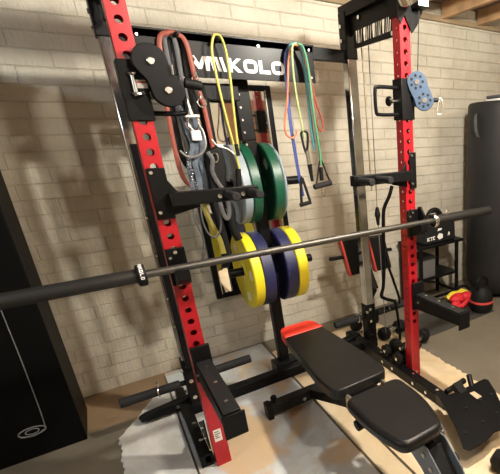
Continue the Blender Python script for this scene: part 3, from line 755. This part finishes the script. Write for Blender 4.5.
# roll of black mat and olive strip standing in for the yellow band's reflection
tag(MB().tube([(.205, .474, 1.62), (.21, .474, 1.4), (.222, .47, 1.15), (.235, .46, 1.05), (.262, .46, .95), (.27, .46, .87)], .012, 10, flat=(.004, .014), ref=(0, 1, 0)).build('yellow_reflection', mat('olive_yellow_reflection', (.22, .19, .03), .6)), 'olive-yellow strip standing in for the yellow band reflection below the left dip arm', 'strap')
blk = thing('cable_bar_bundle', 'black rubber handle bundle hanging below the left dip arm', 'cable handle', (.30, .47, 1.2))
MB().tube([(.262, .455, 1.61), (.265, .47, 1.4), (.27, .48, 1.17), (.28, .48, 1.05), (.29, .48, .93), (.295, .48, .86)], .02, 12).build('roll', M['rubber'], blk)
MB().tube([(.315, .455, 1.61), (.315, .46, 1.4), (.32, .47, 1.17), (.345, .47, 1.09), (.34, .47, 1.0), (.36, .47, .93)], .020, 12).build('roll', M['rubber'], blk)
# yellow tube with handle
yt = thing('exercise_tube', 'yellow exercise tube looped over the middle banner hook', 'exercise tube', (.425, Y1, 1.85))
MB().tube([(.424, Y1 - .02, 1.28), (.418, Y1 - .02, 1.38), (.408, Y1 - .02, 1.48), (.398, Y1 - .02, 1.60), (.392, Y1 - .02, 1.72), (.392, Y1 - .02, 1.80), (.408, Y1 - .02, 1.855), (.425, Y1 - .02, 1.866), (.442, Y1 - .02, 1.855), (.452, Y1 - .02, 1.80), (.452, Y1 - .02, 1.70), (.446, Y1 - .02, 1.60), (.440, Y1 - .02, 1.50), (.434, Y1 - .02, 1.38)], .0055, 10).build('tube', M['yellowtube'], yt)
MB().cyl((.426, Y1 - .02, 1.405), (.428, Y1 - .02, 1.35), .011, 14).build('tube_sleeve', M['rubber'], yt)
MB().cyl((.418, Y1 - .02, 1.29), (.405, Y1 - .02, 1.19), .013, 14).build('end_grip', M['rubber'], yt)
yt.location.x -= .020
_before = set(COL.objects)
# right hand hook bands
X3 = .775
band('resistance_band', 'blue flat band hanging behind the orange tube at the right hook', 'resistance band', [(.76, Y1, 1.855), (.732, Y1, 1.80), (.72, Y1, 1.65), (.715, Y1, 1.50), (.72, Y1, 1.35), (.728, Y1, 1.2), (.735, Y1, 1.12)], .01, M['blueband'], (.003, .009), False, (0, 1, 0))
band('exercise_tube', 'salmon orange tube looping left of the right banner hook', 'exercise tube', [(.79, Y1 - .035, 1.855), (.755, Y1 - .04, 1.845), (.732, Y1 - .03, 1.78), (.715, Y1 - .03, 1.68), (.695, Y1 - .03, 1.58), (.672, Y1 - .03, 1.50), (.672, Y1 - .03, 1.445), (.70, Y1 - .03, 1.425), (.725, Y1 - .03, 1.44), (.73, Y1 - .03, 1.46)], .005, M['orange2'])
band('exercise_tube', 'orange tube looping down right of the right banner hook', 'exercise tube', [(.795, Y1 - .02, 1.85), (.83, Y1 - .02, 1.80), (.845, Y1 - .02, 1.70), (.862, Y1 - .02, 1.60), (.885, Y1 - .02, 1.52), (.888, Y1 - .02, 1.475), (.872, Y1 - .02, 1.455), (.858, Y1 - .02, 1.48), (.852, Y1 - .02, 1.56), (.84, Y1 - .02, 1.70), (.822, Y1 - .018, 1.80)], .0055, M['orange'])
lt = thing('exercise_tube', 'lime green tube with black end handle inside the right hook bundle', 'exercise tube', (.76, Y1, 1.85))
MB().tube([(.775, Y1 - .05, 1.86), (.752, Y1 - .05, 1.84), (.742, Y1 - .05, 1.74), (.745, Y1 - .05, 1.60), (.755, Y1 - .05, 1.48), (.76, Y1 - .05, 1.42)], .0055, 10).build('tube', M['limetube'], lt)
MB().tube([(.748, Y1 - .05, 1.41), (.745, Y1 - .05, 1.445), (.762, Y1 - .05, 1.455), (.78, Y1 - .05, 1.445), (.776, Y1 - .05, 1.40), (.762, Y1 - .05, 1.35), (.752, Y1 - .05, 1.38)], .006, 10, True).build('handle_loop', M['rubber'], lt)
MB().cyl((.766, Y1 - .05, 1.36), (.772, Y1 - .05, 1.27), .010, 14).build('metal_sleeve', M['steel'], lt)
MB().cyl((.772, Y1 - .05, 1.29), (.778, Y1 - .05, 1.20), .013, 14, .008).build('end_stop', M['rubber'], lt)
band('resistance_band', 'thick teal loop band crowning the right banner hook', 'resistance band', [(.745, Y1 - .015, 1.80), (.752, Y1 - .018, 1.845), (.778, Y1 - .02, 1.865), (.805, Y1 - .02, 1.845), (.818, Y1 - .018, 1.79), (.822, Y1 - .015, 1.68), (.822, Y1 - .015, 1.55), (.824, Y1 - .015, 1.42), (.828, Y1 - .015, 1.36)], .01, M['teal'], (.006, .008), False, (0, 1, 0))
gt = thing('exercise_tube', 'green tube ending in a black triangular stirrup handle', 'exercise tube', (.82, Y1, 1.8))
MB().tube([(.785, Y1 - .04, 1.86), (.81, Y1 - .045, 1.845), (.825, Y1 - .045, 1.76), (.828, Y1 - .045, 1.60), (.835, Y1 - .045, 1.45), (.842, Y1 - .045, 1.34), (.84, Y1 - .045, 1.28)], .0062, 10).build('tube', M['greentube'], gt)
MB().tube([(.80, Y1 - .045, 1.175), (.815, Y1 - .045, 1.23), (.835, Y1 - .045, 1.30), (.848, Y1 - .045, 1.30), (.865, Y1 - .045, 1.245), (.885, Y1 - .045, 1.19)], .0045, 8, smooth=2).build('webbing', M['blackstrap'], gt)
MB().cyl((.785, Y1 - .045, 1.168), (.892, Y1 - .045, 1.183), .0145, 18).build('grip_bar', M['foam'], gt, bevel=.003)
MB().cyl((.838, Y1 - .045, 1.27), (.836, Y1 - .045, 1.20), .011, 14).build('end_stop', M['rubber'], gt)
MB().tube([(.838, Y1 - .045, 1.165), (.828, Y1 - .045, 1.14), (.838, Y1 - .045, 1.11), (.848, Y1 - .045, 1.14)], .0025, 8, True).build('clip', M['steel'], gt)
bh = thing('strap_handle', 'black forked strap with foam grip hanging beside the upper right peg', 'cable handle', (.74, Y1, 1.2))
MB().tube([(.735, Y1 - .01, 1.22), (.722, Y1 - .01, 1.15), (.718, Y1 - .01, 1.085)], .01, 8, flat=(.003, .008), ref=(0, 1, 0)).tube([(.738, Y1 - .01, 1.22), (.755, Y1 - .01, 1.15), (.768, Y1 - .01, 1.09)], .01, 8, flat=(.003, .008), ref=(0, 1, 0)).build('fork', M['blackstrap'], bh)
MB().cyl((.708, Y1 - .01, 1.075), (.772, Y1 - .01, 1.085), .011, 14).build('grip_bar', M['rubber'], bh)

for _o in [o for o in COL.objects if o not in _before and o.parent is None]: _o.location.x -= .012

# ------------------------------------------------------------------ bench
bn = thing('weight_bench', 'black padded adjustable weight bench with a red head end', 'weight bench', (.53, -.3, ZF))
def pad(pts, z0, z1, name, m, bev=.018):
    return MB().prism(pts, (0, 0, z0), (1, 0, 0), (0, 1, 0), (0, 0, z1 - z0)).build(name, m, bn, bevel=bev, bseg=4)
def rpoly(c, r=.03, n=5):
    # rounded polygon
    out = []; N = len(c)
    for i in range(N):
        p, q, s_ = V(c[i - 1]), V(c[i]), V(c[(i + 1) % N])
        rr = r[i] if isinstance(r, (list, tuple)) else r
        a = q + (p - q).normalized() * rr; b_ = q + (s_ - q).normalized() * rr
        for k in range(n + 1):
            t = k / n; out.append(tuple((a * (1 - t) ** 2 + q * 2 * t * (1 - t) + b_ * t * t)))
    return out
ZP0, ZP1 = .405, .455
pad(rpoly([(.388, -.462), (.650, -.462), (.66, -.32), (.628, .145), (.418, .145), (.380, -.32)], [.05, .05, .06, .01, .01, .06]), ZP0, ZP1, 'back_pad', M['vinyl'])
pad(rpoly([(.416, .140), (.630, .140), (.616, .265), (.428, .265)], [.01, .01, .05, .05]), ZP0, ZP1 + .004, 'head_cushion', M['redpad'])
pad(rpoly([(.425, -.885), (.60, -.885), (.655, -.72), (.655, -.522), (.395, -.522), (.39, -.72)], [.045, .045, .08, .045, .045, .08]), ZP0, ZP1, 'seat_pad', M['vinyl'])
MB().b2((.44, -.47, .392), (.59, .22, .405)).build('back_board', M['black'], bn)
MB().b2((.46, -.84, .392), (.58, -.57, .405)).build('seat_board', M['black'], bn)
MB().beam((.525, .15, .38), (.525, -.50, .37), .05, .05).build('back_beam', M['black'], bn, bevel=.003)
MB().beam((.525, -.42, .345), (.56, -.86, .335), .05, .06).build('seat_beam', M['black'], bn, bevel=.003)
MB().beam((.53, .17, .062), (.525, -.45, .33), .05, .05).build('rear_leg', M['black'], bn, bevel=.003)
MB().b2((.278, .14, ZF + .02), (.79, .20, .092)).build('rear_foot', M['darkgrey'], bn, bevel=.004)
for x in (.278, .782): MB().b2((x - .012, .134, ZF + .0), (x + .018, .206, .098)).build('end_cap', M['rubber'], bn, bevel=.006)
MB().cyl((.315, .17, .092), (.315, .17, .112), .008, 12).sphere((.315, .17, .12), .017).build('transport_knob', M['black'], bn)
bo = MB(); bo.cyl((.47, .139, .06), (.47, .133, .06), .010, 12); bo.cyl((.57, .139, .06), (.57, .133, .06), .010, 12); islands(bo, 'bolt', M['steel'], bn)
# hinge
MB().cyl((.45, -.522, .40), (.61, -.522, .40), .012, 14).build('hinge_rod', M['steel'], bn)
for hx in (.43, .60): MB().b2((hx, -.55, .36), (hx + .015, -.47, .43)).build('hinge_bracket', M['zinc'], bn, bevel=.003)
# grey toothed adjusting plates and front leg
tp = [(0, 0), (.10, .045)]
def front_plate(x, nm, m_):
    pts = [(-.78, .385), (-.87, .385), (-.96, .31), (-1.12, .06), (-1.02, .05), (-.92, .20), (-.84, .27), (-.78, .30)]
    return MB().prism(pts, (x, 0, 0), (0, 1, 0), (0, 0, 1), (.006, 0, 0)).build(nm, m_, bn, bevel=.002)
front_plate(.525, 'leg_plate', M['grey']); front_plate(.612, 'leg_plate', M['grey'])
MB().beam((.572, -.84, .34), (.572, -1.08, .06), .08, .05).build('front_leg', M['darkgrey'], bn, bevel=.003)
MB().b2((.33, -1.11, ZF), (.74, -1.05, .07)).build('front_foot', M['darkgrey'], bn, bevel=.004)
pts = [(.0, .0)]
for k in range(7): pts += [(-.016 * k, .018), (-.016 * k - .008, .03), (-.016 * k - .016, .018)]
pts += [(-.116, .0)]
MB().prism(pts, (.66, -.69, .34), (0, 1, 0), (0, 0, 1), (.006, 0, 0)).b2((.655, -.81, .31), (.669, -.68, .345)).build('tooth_rack', M['grey'], bn)
MB().beam((.525, -.76, .325), (.665, -.76, .325), .03, .03).build('tooth_rack_arm', M['darkgrey'], bn)
bo = MB()
for y, z in ((-.86, .345), (-.90, .31), (-.94, .27)): bo.cyl((.618, y, z), (.625, y, z), .010, 12); bo.cyl((.525, y, z), (.518, y, z), .010, 12)
islands(bo, 'bolt', M['steel'], bn)
MB().cyl((.40, -.60, .37), (.44, -.60, .375), .022, 16).build('adjust_knob', M['rubber'], bn, bevel=.004)
MB().cyl((.66, -.84, .22), (.70, -.84, .22), .022, 16).build('foot_roller', M['rubber'], bn, bevel=.004)
MB().beam((.60, -.84, .22), (.66, -.84, .22), .02, .02).beam((.60, -.84, .22), (.56, -.90, .28), .02, .02).build('roller_stem', M['black'], bn)

# ------------------------------------------------------------------ row footplate at right front
fp = thing('foot_plate', 'black tilted steel foot plate on the floor at the right rail end', 'foot plate', (1.05, -.55, ZF))
c = V((1.045, -.60, .125))
rot = (RZ(0) @ RX(8))
def fq(u, v, w=0): return c + rot @ V((u, v, w))
poly = [(-.085, .16), (.05, .145), (.22, .14), (.235, .12), (.20, .04), (.165, -.02), (.15, -.05), (.11, -.09), (.075, -.125), (.03, -.165), (-.02, -.155), (-.09, -.17), (-.19, -.165), (-.205, -.14), (-.15, -.03)]
MB().prism(poly, c, rot @ V((1, 0, 0)), rot @ V((0, 1, 0)), rot @ V((0, 0, .008))).build('tread_plate', M['black'], fp, bevel=.002)
mb = MB()
for u in (-.14, -.02, .08, .16):
    for v in (-.08, .03):
        if not ((u > .1 and v < 0) or u < -.1 and v > 0): mb.cyl(fq(u, v, .008), fq(u, v, .013), .008, 10)
islands(mb, 'bolt', M['darkgrey'], fp)
MB().prism([(0, 0), (.035, 0), (.03, .05), (0, .055)], fq(.07, .045, .0085), rot @ V((1, 0, 0)), rot @ V((0, 1, 0)), rot @ V((0, 0, .001))).build('cut_out', M['tan'], fp)
MB().beam(fq(-.06, .13, -.02), fq(-.04, .21, -.04), .04, .05).build('hinge_bracket', M['black'], fp, bevel=.003)
MB().beam(fq(.05, .13, -.01), fq(.05, .19, .02), .05, .04).build('hinge_bracket', M['black'], fp, bevel=.003)
MB().beam(fq(-.1, -.05, -.02), V((c.x - .1, c.y - .08, ZF + .02)), .03, .03).build('stand', M['black'], fp)
MB().beam(fq(.10, .05, -.02), V((c.x + .10, c.y + .02, ZF + .02)), .03, .03).build('stand', M['black'], fp)
MB().cyl(fq(.12, .13, .0), fq(.15, .19, .03), .015, 14).build('side_peg', M['black'], fp)
# small dumbbell at lower right edge
def dumbbell(loc, a, label):
    t = thing('dumbbell', label, 'dumbbell', loc); t.rotation_euler.z = a
    t['_o'] = (0, 0, 0)
    for s in (-1, 1): MB().lathe([(s * .045, .02), (s * .05, .043), (s * .06, .05), (s * .10, .05), (s * .115, .042), (s * .12, .02)], (0, 0, .05), seg=8).build('head', M['rubber'], t, bevel=.003)
    MB().cyl((-.05, 0, .05), (.05, 0, .05), .014, 16).build('handle', M['steel'], t)
dumbbell((1.03, -.84, ZF), .3, 'black hex dumbbell on tan mat at the lower right corner')

# ------------------------------------------------------------------ padded roller behind right post
pb = thing('leg_roller', 'black leg roller bar with two red-edged pads behind the right rear post', 'leg roller', (1.2, .7, .4))
MB().cyl((.975, .70, .645), (1.48, .70, .62), .014, 18).build('bar', M['black'], pb)
for x, z in ((1.085, .63), (1.30, .615)):
    pl = rpoly([(-.022, -.135), (.022, -.135), (.022, .135), (-.022, .135)], .015, 5)
    p = MB().prism(pl, V((x, .70, z)), (0, 1, 0), (-.2, 0, 1), (.14, 0, 0)).build('pad', M['vinyl'], pb, bevel=.008, bseg=3)
    MB().prism(rpoly([(-.024, -.137), (.024, -.137), (.024, .137), (-.024, .137)], .015, 5), V((x - .006, .70, z)), (0, 1, 0), (-.2, 0, 1), (.016, 0, 0)).build('red_piping', M['redpipe'], p, bevel=.003)
MB().beam((1.235, .70, .64), (1.235, .56, .40), .035, .035).beam((1.235, .57, .40), (1.13, .535, .30), .03, .03).build('bracket', M['black'], pb)
# low row bar leaning behind right upright
rb = thing('curved_row_bar', 'black curved bar leaning behind the right red upright', 'bar', (1.25, .43, 0))
MB().tube([(1.325, .42, 1.12), (1.30, .42, 1.06), (1.262, .43, .985), (1.25, .43, .90), (1.243, .43, .76), (1.235, .43, .60), (1.22, .43, .46), (1.20, .43, .40), (1.225, .43, .37), (1.30, .43, .33)], .012, 12).build('tube_bar', M['gloss'], rb)
MB().tube([(1.245, .43, .72), (1.262, .43, .62), (1.30, .43, .50), (1.345, .43, .35), (1.345, .43, .30)], .009, 10).build('brace', M['gloss'], rb)
MB().tube([(1.31, .43, .335), (1.33, .43, .18), (1.34, .43, .014)], .010, 12).build('foot_post', M['gloss'], rb)

# stack of pegs/dumbbells at the right rear floor
for i, (x, y, a, lb) in enumerate(((1.38, .26, .5, 'black dumbbell behind the right red upright near the rear post'), (1.33, .52, .2, 'black dumbbell on tan mat beneath the red-edged pads'), (1.19, .22, 1.35, 'black dumbbell beside the right rail, nearest the rear post'), (1.25, .78, .1, 'black dumbbell nearest the brick wall behind the right post'))):
    dumbbell((x, y, ZF), a, lb)

# ------------------------------------------------------------------ utility table with case
ut = thing('metal_stand', 'black metal two-tier stand against wall beside the punching bag', 'stand', (2.0, .88, 0))
X0, X1, Yf, Yb, ZT = 1.80, 2.245, .755, 1.05, .565
for x in (X0 + .02, X1 - .02):
    for y in (Yf + .015, Yb - .015): MB().beam((x, y, 0), (x, y, ZT - .02), .026, .026, up=(0, 1, 0)).build('leg', M['black'], ut, bevel=.003)
MB().b2((X0 - .01, Yf - .02, ZT - .025), (X1 + .03, Yb, ZT)).build('table_top', M['black'], ut, bevel=.003)
MB().b2((X0 + .01, Yf + .01, .25), (X1 - .01, Yb, .272)).build('shelf', M['black'], ut, bevel=.003)
MB().beam((X0 + .02, Yf + .015, .08), (X1 - .02, Yf + .015, .08), .02, .02).beam((X0 + .02, Yf + .015, .08), (X0 + .02, Yb, .08), .02, .02).beam((X1 - .02, Yf + .015, .08), (X1 - .02, Yb, .08), .02, .02).beam((X0 + .04, Yf + .02, .26), (X1 - .03, Yb - .02, .09), .018, .018).build('brace', M['black'], ut)
cs = thing('equipment_case', 'black equipment case with white markings on top of the metal stand', 'case', (2.0, .86, ZT))
MB().prism([(1.815, 0), (2.165, 0), (2.155, .19), (2.12, .215), (1.86, .19), (1.825, .16)], (0, Yf + .01, ZT), (1, 0, 0), (0, 0, 1), (0, .22, 0)).build('case_body', M['darkgrey'], cs, bevel=.012, bseg=3)
MB().tube([(1.865, .78, ZT + .17), (1.868, .78, ZT + .235), (1.91, .78, ZT + .275), (1.97, .78, ZT + .27), (2.01, .78, ZT + .22)], .02, 12).build('case_handle', M['rubber'], cs)
MB().tube([(2.105 + .022 * math.cos(t), .80, ZT + .232 + .022 * math.sin(t)) for t in [2 * PI * k / 14 for k in range(14)]], .004, 8, True, smooth=0).build('ring', M['zinc'], cs)
mb = MB(); yy = Yf + .0095
letters(mb, 'KTC', (1.845, yy, ZT + .028), (1, 0, .05), (0, 0, 1), .03, .9, gap=.15)
mb.build('case_lettering', M['white'], cs, smooth=False)
mb = MB()
letters(mb, 'A', (2.07, yy, ZT + .045), (1, 0, .05), (0, 0, 1), .032, .9)
mb.build('case_lettering', M['white'], cs, smooth=False)
mb = MB()
mb.prism([(.93 * .0 + .035 * math.cos(2 * PI * k / 10) * (1 if k % 2 else .8), .028 * math.sin(2 * PI * k / 10) * (1 if k % 2 else .85)) for k in range(10)], (1.985, yy, ZT + .052), (1, 0, 0), (0, 0, 1), (0, -.0015, 0))
mb.build('case_badge', M['white'], cs, smooth=False)
MB().prism([(-.02, 0), (.025, .006), (.03, .02), (-.01, .022)], (1.975, yy, ZT + .10), (1, 0, 0), (0, 0, 1), (0, -.0015, 0)).build('case_clasp', M['white'], cs, smooth=False)
for _o in [cs]: _o.location.x += .045
tb = thing('storage_tub', 'dark grey plastic tub on the shelf of the metal stand', 'tub', (1.91, .86, .272))
MB().box((1.90, .87, .272 + .085), (.16, .2, .17)).build('tub_body', M['tub'], tb, bevel=.01)
MB().b2((1.81, .76, .44), (1.99, .98, .455)).build('tub_lid', M['darkgrey'], tb, bevel=.004)

# ------------------------------------------------------------------ punching bag, kettlebell, gloves
pg = thing('punching_bag', 'tall charcoal punching bag standing at the right edge', 'punching bag', (2.64, .66, 0))
R_ = .29; bxp, byp = 2.64, .66
MB().lathe([(.03, .12), (.035, .19), (.07, .245), (.14, .285), (.24, R_), (1.55, R_), (1.635, R_ - .004), (1.652, R_ - .015), (1.655, .1)], (bxp, byp, 0), 'Z', 56).build('bag_body', M['bagvinyl'], pg)
MB().lathe([(.0, .16), (.02, .17), (.04, .15), (.045, .1)], (bxp, byp, 0), 'Z', 40).build('base', M['rubber'], pg)
MB().b2((bxp - .19, byp - .245, .25), (bxp - .175, byp - .232, 1.5)).build('seam', M['darkgrey'], pg)
MB().tube([(bxp - .30, byp + .02, 1.56), (bxp - .325, byp, 1.52), (bxp - .325, byp - .01, 1.44), (bxp - .298, byp - .01, 1.39)], .01, 8, flat=(.004, .018), ref=(1, 0, 0)).build('carry_strap', M['greystrap'], pg)
wt = thing('folded_towel', 'folded pale towel lying on top of the punching bag', 'towel', (2.52, .6, 1.656)); wt_dx = .07
MB().b2((2.40, .53, 1.656), (2.64, .70, 1.675)).build('lower_fold', M['sticker'], wt, bevel=.008)
MB().b2((2.39, .54, 1.675), (2.56, .69, 1.70)).build('upper_fold', M['greystrap'], wt, bevel=.010)
MB().b2((2.565, .53, 1.675), (2.66, .70, 1.735)).build('end_roll', M['sticker'], wt, bevel=.012)
wt.location.x += .07

kb = thing('kettlebell', 'black kettlebell with a red band on dark mat beside boxing gloves', 'kettlebell', (2.16, .43, 0))
kx, ky = 2.185, .42
MB().lathe([(.0, .07), (.006, .085), (.04, .096), (.10, .096), (.15, .086), (.185, .066), (.21, .045), (.216, .02)], (kx, ky, .008), 'Z', 40).build('body', M['rubber'], kb)
MB().lathe([(.085, .094), (.085, .101), (.102, .100), (.102, .092)], (kx, ky, .008), 'Z', 40).build('red_band', M['redpipe'], kb)
MB().tube([(kx - .045, ky, .19), (kx - .058, ky, .235), (kx - .05, ky, .28), (kx, ky, .30), (kx + .05, ky, .28), (kx + .058, ky, .235), (kx + .045, ky, .19)], .015, 14).build('handle', M['gloss'], kb)
tag(MB().b2((1.45, .34, .001), (2.26, .70, .008)).build('rubber_mat', mat('worn_grey_rubber', (.05, .048, .043), .6, 0, .3, 200, .3), bevel=.002), 'dark grey rubber mat on the concrete under the kettlebell', 'floor mat')
gl = thing('boxing_glove', 'crumpled bright red glove on floor left of the kettlebell', 'glove', (2.1, .6, .01))
MB().sphere((2.14, .66, .055), .075, (1.15, .8, .6)).sphere((2.22, .64, .055), .06, (1.1, .8, .8)).sphere((2.07, .61, .04), .04, (1.2, .9, .6)).build('palm', M['glovered'], gl)
MB().tube([(2.05, .60, .03), (2.08, .55, .035), (2.14, .55, .06), (2.18, .57, .07)], .02, 10).build('thumb', M['glovered'], gl)
yg = thing('work_strap', 'yellow and black strap lying behind the red glove', 'strap', (2.15, .8, 0))
MB().tube([(2.07, .72, .05), (2.12, .715, .08), (2.18, .72, .075), (2.24, .72, .08), (2.30, .71, .05)], .026, 12).build('yellow_section', M['gloveyellow'], yg)
MB().tube([(2.18, .715, .118), (2.23, .72, .128), (2.29, .72, .118), (2.33, .71, .08)], .014, 12).build('black_section', M['rubber'], yg)

# ------------------------------------------------------------------ black cabinet at left
cb = thing('black_cabinet', 'tall black cabinet with a thin silver line at the left edge', 'cabinet', (-.85, .8, 0))
MB().b2((-1.25, .625, .0), (-.512, .95, 1.75)).build('carcass', M['cabinet'], cb, bevel=.004)
MB().tube([(-.630, .621, .78), (-.632, .621, .45), (-.640, .621, .17), (-.655, .621, .135), (-.69, .621, .12), (-.735, .621, .13)], .0022, 8).build('silver_line', M['silverline'], cb)
ey = MB()
ey.tube([(-.69 + .05 * math.cos(t), .621, .145 + .022 * math.sin(t)) for t in [2 * PI * k / 18 for k in range(18)]], .003, 8, True, smooth=0)
ey.tube([(-.69 + .025 * math.cos(t), .621, .145 + .013 * math.sin(t)) for t in [2 * PI * k / 14 for k in range(14)]], .0025, 8, True, smooth=0)
ey.build('oval_emblem', M['silverline'], cb)

# ------------------------------------------------------------------ lights
def bulb(name, loc, energy, col, size=.06):
    l = bpy.data.lights.new(name, 'POINT'); l.energy = energy; l.color = col; l.shadow_soft_size = size
    o = bpy.data.objects.new(name, l); o.location = loc; COL.objects.link(o); return o
bulb('ceiling_bulb', (1.10, -.80, 2.15), 66, (1, .945, .83), .045)
bulb('ceiling_bulb', (.60, -1.66, 2.255), 30, (1, .92, .79), .05)
bulb('ceiling_bulb', (2.6, -1.2, 2.2), 16, (1, .88, .68), .06)
bulb('ceiling_bulb', (-2.2, -.8, 2.15), 24, (.76, .89, 1.0), .10)  # unseen cool fill, added to cool the tone of the left wall
w = bpy.data.worlds.new('w'); SC.world = w; w.use_nodes = True
w.node_tree.nodes['Background'].inputs[0].default_value = (.8, .85, 1, 1); w.node_tree.nodes['Background'].inputs[1].default_value = .1

# ------------------------------------------------------------------ camera
cam = bpy.data.cameras.new('camera'); co = bpy.data.objects.new('camera', cam); COL.objects.link(co)
Rr = V((.7930553, -.60826196, -.03287367)); Uu = V((.23153393, .25107984, .93986752)); Ff = V((.56343174, .75297829, -.33995348))
m4 = Matrix((Rr, Uu, -Ff)).transposed().to_4x4(); m4.translation = V((-.18239, -1.76572, 1.40551))
co.matrix_world = m4
cam.sensor_fit = 'HORIZONTAL'; cam.sensor_width = 36; cam.lens = 405.732 / 500 * 36
cam.shift_x = -(411.522 - 250) / 500; cam.shift_y = (284.493 - 237) / 500
cam.clip_start = .05
SC.camera = co
SC.view_settings.view_transform = 'Standard'; SC.view_settings.look = 'None'
SC.view_settings.exposure = 1.42; SC.view_settings.gamma = 1
for o in SC.objects:
    if '_o' in o.keys(): del o['_o']
GROUPS = {'bumper_plate': 'weight plates on the centre post pegs', 'dumbbell': 'black dumbbells on the floor mats',
          'resistance_band': 'loop bands hanging from the banner', 'exercise_tube': 'exercise tubes hanging from the banner',
          'webbing_strap': 'webbing straps hanging by the left upright', 'floor_mat': 'marbled mats laid under the rack',
          'dip_arm': 'dip arms on the red uprights', 'j_hook': 'bar hooks on the red uprights',
          'safety_arm': 'safety arms on the red uprights', 'pulley_carriage': 'pulley carriages on the red uprights'}
for o in SC.objects:
    if o.parent is None and o.name.split('.')[0] in GROUPS: o['group'] = GROUPS[o.name.split('.')[0]]
